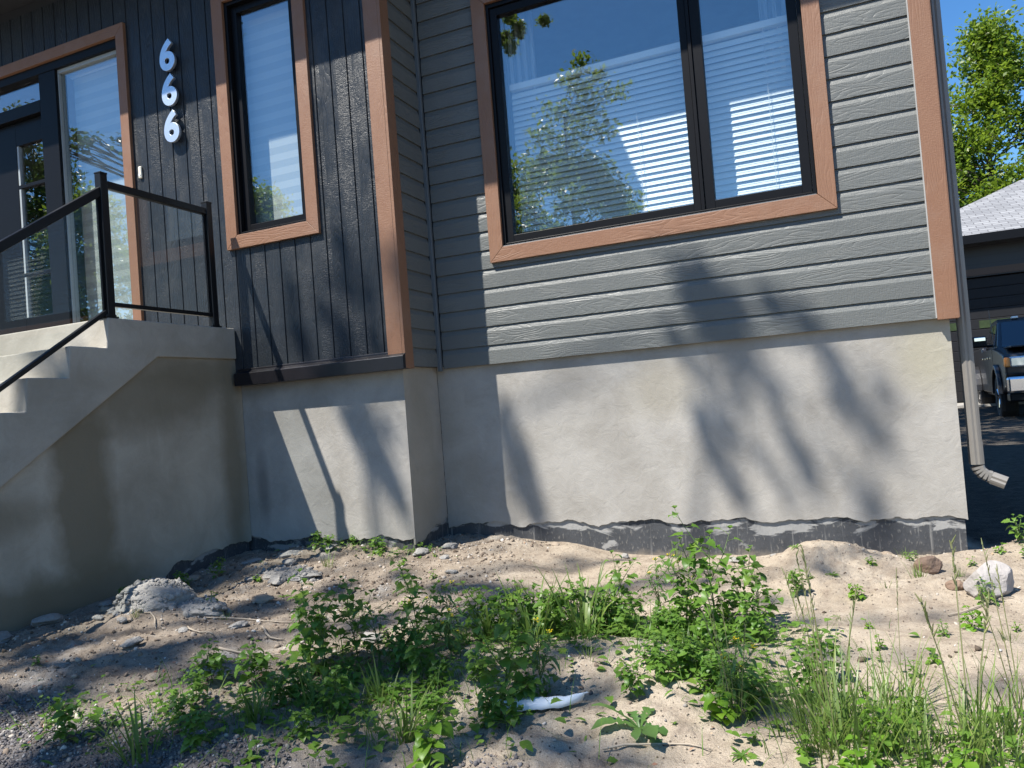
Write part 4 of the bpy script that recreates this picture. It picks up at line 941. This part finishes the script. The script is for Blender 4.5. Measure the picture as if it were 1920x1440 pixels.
# pale mortar flakes fallen along the left foundation
# white plastic strip
pc = MB(); n = 24
for i in range(n+1):
    f = i/n; x = -1.15+.32*f; y = 2.30+.22*(f-.45)**2+.03*f; w = (.030-.012*f)*min(1, .35+f*5, .3+(1-f)*6); lift = .014+.035*max(0, f-.7)*3.3*.5+.012*math.sin(f*3.1)
    zc = gz(x, 2.31)*.5+gz(-.98, 2.31)*.5+lift
    for k in range(5):
        s_ = (k-2)/2; pc.v.append((x+.02*s_*(f-.5), y+w*s_, zc+.012*(1-s_*s_)+.012*s_))
for i in range(n):
    for k in range(4): pc.f.append((i*5+k, (i+1)*5+k, (i+1)*5+k+1, i*5+k+1))
o = pc.build('plastic_strip', M['plastic'], None, smooth=True); o.modifiers.new('s', 'SOLIDIFY').thickness = .0025
tag(o, 'curved white plastic strip lying on the sand among the weeds', 'plastic strip')
for i, (x0, y0, x1, y1, r) in enumerate([(-3.0, 2.95, -2.5, 3.05, .005), (-2.6, 2.6, -2.25, 2.72, .006), (-2.62, 2.9, -2.42, 2.82, .007), (-2.95, 2.78, -2.75, 2.72, .005), (.35, 3.55, .62, 3.75, .004), (-.7, 2.15, -.4, 2.2, .004), (-3.3, 2.85, -3.1, 2.75, .005)]):
    mb = MB(); pts = []
    for k in range(6):
        f = k/5; x = x0+(x1-x0)*f; y = y0+(y1-y0)*f+.02*math.sin(f*5+i); pts.append((x, y, gz(x, y)+r+.004))
    mb.tube(pts, [r*(1-.5*k/5) for k in range(6)], 6); o = mb.build('twig', M['twig'], None, smooth=True); tag(o, 'thin dry pale twig lying on the soil', 'twig', 'dry twigs on the soil')

# ------------------------------------------------------------------ weeds and grass
def leaf_tpl(kind):
    """outline rows (t along, half width); midrib folded, lobes by width jumps"""
    if kind == 'ovate': rows = [(0, .02), (.12, .16), (.3, .29), (.5, .30), (.7, .22), (.87, .11), (1, .0)]
    elif kind == 'lobed': rows = [(0, .02), (.16, .05), (.3, .33), (.42, .25), (.5, .34), (.62, .22), (.72, .24), (.86, .10), (1, .0)]
    elif kind == 'lance': rows = [(0, .02), (.2, .085), (.45, .11), (.7, .085), (.88, .045), (1, .0)]
    elif kind == 'dande': rows = [(0, .02), (.18, .04), (.26, .11), (.30, .05), (.40, .13), (.44, .07), (.54, .15), (.58, .09), (.7, .17), (.85, .14), (1, .0)]
    return np.array(rows)
class LB:
    """leaf batch"""
    def __init__(s): s.V = []; s.F = []; s.n = 0
    def leaf(s, base, dirv, L, kind='ovate', droop=.5, wide=1., fold=.25, roll=0., rng=None, wave=.0):
        rows = leaf_tpl(kind); m = len(rows); base = np.array(base, float); d = np.array(dirv, float); d /= np.linalg.norm(d)
        sd_ = np.cross(d, (0, 0, 1)); sd_ = sd_/(np.linalg.norm(sd_)+1e-9); upv = np.cross(sd_, d)
        c, s_ = math.cos(roll), math.sin(roll); sd2 = sd_*c+upv*s_; up2 = -sd_*s_+upv*c
        t = rows[:, 0]; w = rows[:, 1]*wide
        ang = -droop*t; ctr = np.zeros((m, 3)); 
        for i in range(1, m): ctr[i] = ctr[i-1]+(d*math.cos(ang[i])+np.array((0, 0, 1.))*math.sin(ang[i])*1.0)*(t[i]-t[i-1])
        wv = wave*np.sin(np.arange(m)*2.1)[:, None]*up2
        lf = ctr+sd2*w[:, None]+up2*(w*fold)[:, None]+wv; rt_ = ctr-sd2*w[:, None]+up2*(w*fold)[:, None]-wv
        V = np.stack([lf, ctr, rt_], 1).reshape(-1, 3)*L+base
        F = []
        for i in range(m-1): a = 3*i; F += [(a, a+1, a+4, a+3), (a+1, a+2, a+5, a+4)]
        s.V.append(V); s.F.append(np.array(F)+s.n); s.n += len(V)
    def blade(s, base, az, L, w, lean, curl, seg=6):
        base = np.array(base, float); h = np.array((math.cos(az), math.sin(az), 0)); sd_ = np.array((-h[1], h[0], 0)); p = base.copy(); V = []; F = []
        for i in range(seg+1):
            f = i/seg; ww = w*(1-f**1.8)*(.75+.25*min(1, f*4))
            V += [p-sd_*ww, p+sd_*ww]
            a = lean+curl*f**1.4; p = p+(h*math.sin(a)+np.array((0, 0, 1.))*math.cos(a))*L/seg
        for i in range(seg): a = 2*i; F.append((a, a+1, a+3, a+2))
        s.V.append(np.array(V)); s.F.append(np.array(F)+s.n); s.n += len(V)
    def build(s, name, mat, parent):
        return npmesh(name, np.concatenate(s.V), np.concatenate(s.F), mat, parent, smooth=True)
HID = (0, 0, -50)
def proto_weed(seed, H, kind='lobed', leafL=.07, nodes=11, branches=4, mat='weed', flowers=0, spread=.5):
    r = random.Random(seed); t = thing('weed', (0, 0, 0), 'weed', 'weed')
    sm = MB(); lb_ = LB(); fl = []
    def shoot(p0, az, lean, L, nn, big):
        pts = [Vector(p0)]; d = Vector((math.cos(az)*math.sin(lean), math.sin(az)*math.sin(lean), math.cos(lean)))
        for i in range(6):
            d = (d+Vector((r.uniform(-.12, .12), r.uniform(-.12, .12), .10))).normalized(); pts.append(pts[-1]+d*L/6)
        sm.tube(pts, [.0034*big*(1-.12*i) for i in range(7)], 5)
        for i in range(nn):
            f = .08+.92*(i+r.random()*.5)/nn; k = min(5, int(f*6)); p = pts[k].lerp(pts[k+1], min(1, f*6-k))
            a = i*2.4+r.uniform(-.4, .4)+az; el = r.uniform(.1, .7); ll = leafL*big*(1.12-.38*f)*r.uniform(.75, 1.25)
            pet = Vector((math.cos(a)*math.cos(el), math.sin(a)*math.cos(el), math.sin(el)))*ll*.3
            sm.tube([p, p+pet], [.0012, .001], 4)
            lb_.leaf(p+pet, (math.cos(a)*math.cos(el*.7), math.sin(a)*math.cos(el*.7), math.sin(el*.7)), ll, kind, r.uniform(.3, 1.5), r.uniform(.85, 1.15), r.uniform(.1, .5), r.uniform(-.5, .5), wave=r.uniform(0, .03))
        tip = pts[-1]
        for i in range(5):
            a = i*1.3+r.random(); lb_.leaf(tip, (math.cos(a)*.6, math.sin(a)*.6, .8), leafL*.45*big*r.uniform(.7, 1.1), kind, .6, .9, .4)
        return pts
    main = shoot((0, 0, -.01), r.random()*6.28, r.uniform(.02, .15), H, nodes, 1.)
    ends = [main[-1]]
    for b_ in range(branches):
        k = 1+b_ % 4; pts = shoot(main[k].lerp(main[k+1], r.random()), b_*2.2+r.random(), r.uniform(.4, .9)*spread*2, H*r.uniform(.3, .6), max(4, nodes//2), .8); ends.append(pts[-1])
    sm.build('stem', M['stem'], t, smooth=True); lb_.build('foliage', M[mat], t)
    if flowers:
        fb = LB()
        for e_ in ends[:flowers]:
            for i in range(16):
                a = r.random()*6.28; c = np.array(e_)+np.array((r.uniform(-.010, .010), r.uniform(-.010, .010), r.uniform(.004, .018)))
                fb.leaf(c, (math.cos(a), math.sin(a), .6), .0075, 'ovate', .3, 1.5)
        fb.build('flower_head', M['flower'], t)
    return t
def proto_tuft(seed, n, H, w, spread, stalks=0, mat='grass', name='grass_tuft'):
    r = random.Random(seed); t = thing(name, (0, 0, 0), 'grass', 'grass tuft'); lb_ = LB()
    for i in range(n):
        a = r.random()*6.28; q = spread*math.sqrt(r.random()); L = H*r.uniform(.45, 1.05)
        lb_.blade((q*math.cos(a), q*math.sin(a), -.01), a+r.uniform(-.8, .8), L, w*r.uniform(.6, 1.2), r.uniform(.02, .35)+q/spread*.25, r.uniform(.1, 1.3)*(1.6 if r.random() < .25 else .7))
    lb_.build('blades', M[mat], t)
    if stalks:
        sm = MB()
        for i in range(stalks):
            a = r.random()*6.28; b_ = Vector((spread*.5*math.cos(a), spread*.5*math.sin(a), 0)); tip = b_+Vector((math.cos(a)*.07, math.sin(a)*.07, H*r.uniform(1.2, 1.75)))
            m_ = b_.lerp(tip, .5)+Vector((0, 0, .02)); sm.tube([b_, m_, tip], [.0016, .0012, .0009], 5)
            for k in range(9):
                p = m_.lerp(tip, .45+.55*k/8); sm.tube([p, p+Vector((r.uniform(-.008, .008), r.uniform(-.008, .008), .016))], [.0022, .0006], 4)
        sm.build('seed_stalks', M['seed'], t)
    return t
def proto_rosette(seed, n, L, kind='dande', mat='weed2', name='rosette_weed', droop=.5, el=(.15, .8)):
    r = random.Random(seed); t = thing(name, (0, 0, 0), 'weed', 'weed'); lb_ = LB()
    for i in range(n):
        a = i*2.4+r.uniform(-.3, .3); e_ = r.uniform(*el)
        lb_.leaf((0, 0, .005), (math.cos(a)*math.cos(e_), math.sin(a)*math.cos(e_), math.sin(e_)), L*r.uniform(.6, 1.1), kind, r.uniform(.3, 1.)*droop*2, .78, .3, r.uniform(-.4, .4), wave=.02)
    lb_.build('foliage', M[mat], t); return t
PR = {
 'tall': [proto_weed(s, H, 'lobed', .092, 14, 5) for s, H in ((1, .40), (2, .36), (3, .33), (4, .38))],
 'mid': [proto_weed(s, H, 'lobed', .078, 12, 7, spread=.8) for s, H in ((11, .24), (12, .20), (13, .26), (14, .22))],
 'flow': [proto_weed(s, H, 'lance', .085, 16, 5, 'weed2', 4, .6) for s, H in ((21, .30), (22, .26), (23, .34))],
 'bushy': [proto_weed(s, H, 'ovate', .058, 10, 8, spread=1.0) for s, H in ((31, .16), (32, .13), (33, .18))],
 'bright': [proto_weed(s, H, 'ovate', .062, 8, 5, 'bright', spread=.8) for s, H in ((41, .13), (42, .10))],
 'sprout': [proto_weed(s, H, 'ovate', .030, 6, 2, 'bright') for s, H in ((51, .08), (52, .06), (53, .05))]+[proto_weed(54, .07, 'lobed', .032, 6, 3), proto_weed(55, .09, 'lobed', .036, 7, 3)],
 'dande': [proto_rosette(61, 9, .17), proto_rosette(62, 7, .14)],
 'low': [proto_rosette(63, 14, .065, 'lance', 'weed', 'rosette_weed', .4), proto_rosette(64, 12, .05, 'ovate', 'bright', 'rosette_weed', .4)],
 'tuft': [proto_tuft(71, 62, .36, .0033, .11, 1), proto_tuft(72, 50, .29, .0032, .10, 0), proto_tuft(73, 74, .40, .0036, .13, 2)],
 'wide': [proto_tuft(74, 26, .30, .0058, .05), proto_tuft(75, 20, .26, .0062, .05)],
 'stalk': [proto_tuft(76, 14, .26, .0022, .03, 5), proto_tuft(77, 8, .20, .0022, .02, 3)],
 'small': [proto_tuft(78, 24, .11, .002, .035), proto_tuft(79, 16, .085, .002, .03)],
}
used = set(); rw = random.Random(77)
NAMES = {'tall': ('tall_weed', 'weed'), 'mid': ('leafy_weed', 'weed'), 'flow': ('flowering_weed', 'weed'), 'bushy': ('low_weed', 'weed'), 'bright': ('bright_weed', 'weed'), 'sprout': ('seedling', 'seedling'), 'dande': ('rosette_weed', 'weed'), 'low': ('rosette_weed', 'weed'), 'tuft': ('grass_tuft', 'grass tuft'), 'wide': ('broad_grass_tuft', 'grass tuft'), 'stalk': ('seeding_grass', 'grass tuft'), 'small': ('small_grass_tuft', 'grass tuft')}
DEF = {'tall': 'tall upright weed with lobed leaves growing in the leafy patch', 'mid': 'branching green weed with lobed leaves in the leafy patch', 'flow': 'narrow leaved weed topped with small yellow florets', 'bushy': 'low bushy weed with rounded leaves spreading on the soil',
       'bright': 'low bright yellow-green weed with rounded leaves', 'sprout': 'tiny green seedling standing alone on bare soil', 'dande': 'flat rosette of long toothed leaves on the sand', 'low': 'small flat rosette of green leaves on the soil', 'tuft': 'dense tuft of long thin grass blades on the sand',
       'wide': 'loose tuft of broad arching grass blades among the weeds', 'stalk': 'sparse grass with tall pale seed stalks', 'small': 'small short tuft of thin grass on the soil'}
GRP = {'tall': 'tall lobed-leaf weeds', 'mid': 'branching lobed-leaf weeds', 'flow': 'yellow flowering weeds', 'bushy': 'low bushy weeds', 'bright': 'bright low weeds', 'sprout': 'seedlings on the bare soil', 'dande': 'toothed rosettes', 'low': 'small rosettes', 'tuft': 'long grass tufts', 'wide': 'broad bladed grass tufts', 'stalk': 'seeding grass', 'small': 'short grass tufts'}
def plant(kind, x, y, s=1., label=None):
    i = rw.randrange(len(PR[kind])); p = PR[kind][i]; loc = (x, y, gz(x, y)-.004); rz = rw.random()*6.28
    if p.name not in used: used.add(p.name); q = p; q.location = loc; q.rotation_euler = (0, 0, rz); q.scale = (s, s, s)
    else: q = dup(p, loc, rz, s)
    q.name = NAMES[kind][0]; used.add(q.name); tag(q, label or DEF[kind], NAMES[kind][1], GRP[kind])
    return q
# singled-out plants
plant('tall', -2.02, 2.52, 1.0, 'tallest upright weed at the left end of the near leafy patch')
plant('tall', -.66, 3.27, 1.0, 'tall weed in front of the dampproofing, left of its tall pair')
plant('tall', -.52, 3.22, 1.05, 'tall weed in front of the dampproofing, right of its tall pair')
plant('tall', -1.10, 2.34, .95, 'tall weed rising beside the left end of the white plastic strip')
plant('bright', -1.19, 1.97, 1.15, 'bright yellow-green bushy weed at the edge of the near gravel')
plant('dande', -.62, 2.26, 1.1, 'toothed leaf rosette on bare sand right of the white plastic strip')
plant('flow', -.35, 2.46, .85, 'flowering weed with a single tall stem right of the sandy hollow')
plant('tuft', -.03, 2.22, 1.12, 'thick grass tuft at the bottom of the picture, below the boulder')
plant('tuft', .24, 2.28, 1.05, 'thick grass tuft at the lower right with leaning blades')
plant('stalk', .26, 2.36, 1.5, 'tall thin seed stalks rising at the right in front of the boulder')
plant('sprout', .80, 4.62, 1.7, 'leafy seedling at the right end of the foundation')
plant('sprout', .52, 3.70, 1.2, 'seedling growing against the pale boulder')
plant('mid', -2.31, 2.28, .75, 'slender weed standing apart at the left of the leafy patch')
plant('sprout', -3.06, 3.03, 1.5, 'seedling on the bare soil right of the mortar heap')
plant('mid', -.24, 3.85, .55, 'small weed on the slope of the sand mound')
# the near leafy patch
for x, y in ((-1.93, 2.47), (-1.85, 2.6), (-1.62, 2.72)): plant('tall', x, y, rw.uniform(.7, .9))
for x, y in ((-1.67, 2.57), (-1.5, 2.42), (-2.1, 2.3), (-1.9, 2.15), (-1.7, 2.2), (-1.25, 2.5), (-2.2, 2.08)): plant('mid', x+rw.uniform(-.05, .05), y+rw.uniform(-.05, .05), rw.uniform(.5, .8))
for x, y in ((-1.66, 2.85), (-1.55, 2.8), (-1.45, 2.65), (-1.0, 2.42), (-1.75, 2.6)): plant('flow', x, y, rw.uniform(.75, .95))
for x, y in ((-1.55, 2.55), (-1.75, 2.4), (-1.95, 2.3), (-1.4, 2.4), (-1.15, 2.3), (-1.3, 2.2), (-1.6, 2.05), (-2.2, 1.95), (-1.95, 1.85), (-1.2, 2.65), (-1.0, 2.3), (-1.1, 2.2)): plant('bushy', x+rw.uniform(-.07, .07), y+rw.uniform(-.06, .06), rw.uniform(.6, 1.0))
for x, y in ((-1.75, 2.2), (-1.55, 2.3), (-1.9, 2.05), (-1.35, 2.1)): plant('wide', x, y, rw.uniform(.7, 1.))
# middle band
for x, y in ((-1.5, 3.0), (-1.26, 3.03), (-1.1, 3.05), (-1.35, 2.92), (-1.15, 2.95), (-1.0, 3.1)): plant('mid', x, y, rw.uniform(.7, .95))
for x, y in ((-1.42, 2.95), (-1.2, 2.88), (-1.05, 3.15), (-.98, 3.3), (-1.3, 3.1), (-1.0, 2.95)): plant('wide', x, y, rw.uniform(.85, 1.2))
for x, y in ((-1.4, 3.1), (-1.2, 3.15), (-1.0, 3.2), (-.9, 3.15)): plant('bushy', x, y, rw.uniform(.8, 1.1))
# patch in front of the dampproofing
for x, y in ((-.43, 3.42), (-.92, 3.27), (-.36, 3.28)): plant('tall', x, y, rw.uniform(.7, .85))
for x, y in ((-.85, 3.2), (-.66, 3.12), (-.52, 3.1), (-.35, 3.15), (-.48, 3.3), (-.95, 3.35)): plant('mid', x+rw.uniform(-.04, .04), y+rw.uniform(-.04, .04), rw.uniform(.5, .72))
for x, y in ((-.8, 3.05), (-.7, 3.05), (-.6, 3.02), (-.5, 3.0), (-.4, 3.02), (-.32, 3.08), (-.72, 3.25), (-.5, 3.2), (-.9, 3.1)): plant('bushy', x*1.08+rw.uniform(-.05, .05), y+rw.uniform(-.03, .03), rw.uniform(.65, .95))
for x, y in ((-.62, 3.32), (-.8, 3.45)): plant('flow', x, y, .85)
# lower right patch
for x, y in ((-.56, 2.61), (-.48, 2.68), (-.4, 2.62), (-.32, 2.6), (-.62, 2.72), (-.45, 2.78)): plant('bushy', x-.04, y-.06, rw.uniform(.6, .85))
for x, y in ((-.69, 2.5), (-.3, 2.52), (-.42, 2.7), (-.55, 2.7)): plant('mid', x, y-.06, rw.uniform(.42, .6))
for x, y in ((-.15, 2.62), (-.12, 2.8)): plant('mid', x, y, .7)
for x, y in ((-.16, 2.36), (.06, 2.36), (.02, 2.5), (-.1, 2.28), (.36, 2.42), (.32, 2.2), (.14, 2.22), (.10, 2.62)): plant('tuft', x, y, rw.uniform(.7, 1.0))
for x, y in ((-.08, 2.45), (.42, 2.55), (-.35, 2.4)): plant('stalk', x, y, rw.uniform(.9, 1.3))
for x, y in ((-.02, 2.1), (.05, 2.3), (.2, 2.12), (.3, 2.1), (.12, 2.5)): plant('bright', x, y, rw.uniform(.7, 1.))
# strays
for x, y in ((-3.11, 4.42), (-2.83, 4.28), (-3.18, 4.2), (-2.95, 4.3), (-2.78, 4.2), (-3.3, 4.25), (-2.65, 4.15)): plant('bushy' if rw.random() < .6 else 'sprout', x, y, rw.uniform(.5, .9))
for x, y in ((-2.9, 2.06), (-2.34, 1.84), (-2.6, 2.0), (-2.75, 1.95), (-2.5, 1.8), (-2.45, 2.1), (-2.15, 1.8), (-1.75, 1.85), (-1.9, 1.72)): plant(rw.choice(['bushy', 'low', 'wide', 'small', 'sprout']), x, y, rw.uniform(.6, 1.))
for x, y in ((-3.75, 3.25), (-3.68, 3.45), (-3.8, 3.15), (-3.55, 3.6)): plant('bushy', x, y, rw.uniform(.6, .9))
for i in range(58):
    x = rw.uniform(-3.5, .9); y = rw.uniform(2.0, 4.6)
    if x < -2.7 and y > 4.2: continue
    plant(rw.choice(['sprout', 'sprout', 'low', 'small', 'small', 'sprout']), x, y, rw.uniform(.5, 1.1))
for x, y in ((.02, 3.76), (.08, 3.1), (-.39, 2.38), (-.18, 4.03), (.3, 4.05), (.1, 4.2), (.95, 4.6), (.88, 4.45), (1.05, 4.5), (.7, 4.5), (.55, 4.3), (.15, 3.9), (-.05, 3.5), (.4, 3.3), (.3, 3.2), (-2.4, 3.3), (-2.2, 3.6)): plant(rw.choice(['sprout', 'bright', 'sprout', 'small']), x, y, rw.uniform(.6, 1.1))
# fine ground cover between the weeds
lb_ = LB(); rg = random.Random(5)
spots = [(-1.6, 2.35, .45, .35, 1500), (-1.2, 3.0, .3, .2, 800), (-.6, 3.12, .35, .18, 900), (-.45, 2.65, .25, .12, 420), (.1, 2.3, .35, .2, 500), (-2.3, 2.0, .5, .2, 420), (-2.9, 4.3, .35, .1, 160)]
for cx, cy_, sx, sy_, n in spots:
    for i in range(n):
        x = rg.gauss(cx, sx*.7); y = rg.gauss(cy_, sy_*.7); a = rg.random()*6.28; z = gz(x, y)
        if rg.random() < .6: lb_.leaf((x, y, z+rg.uniform(0, .05)), (math.cos(a), math.sin(a), rg.uniform(0, .8)), rg.uniform(.022, .058), rg.choice(['ovate', 'lobed', 'lance']), .6, 1.1, .3)
        else: lb_.blade((x, y, z-.005), a, rg.uniform(.05, .16), .0016, rg.uniform(.2, .9), rg.uniform(.3, 1.2), 4)
tag(lb_.build('ground_cover', M['weed'], None), 'fine green undergrowth of small leaves and grass between the weeds', 'ground cover', kind='stuff')
# prototypes never placed
for k, lst in PR.items():
    for p in lst:
        if p.get('label') in ('weed', 'grass'):
            for c in list(p.children): bpy.data.objects.remove(c)
            bpy.data.objects.remove(p)
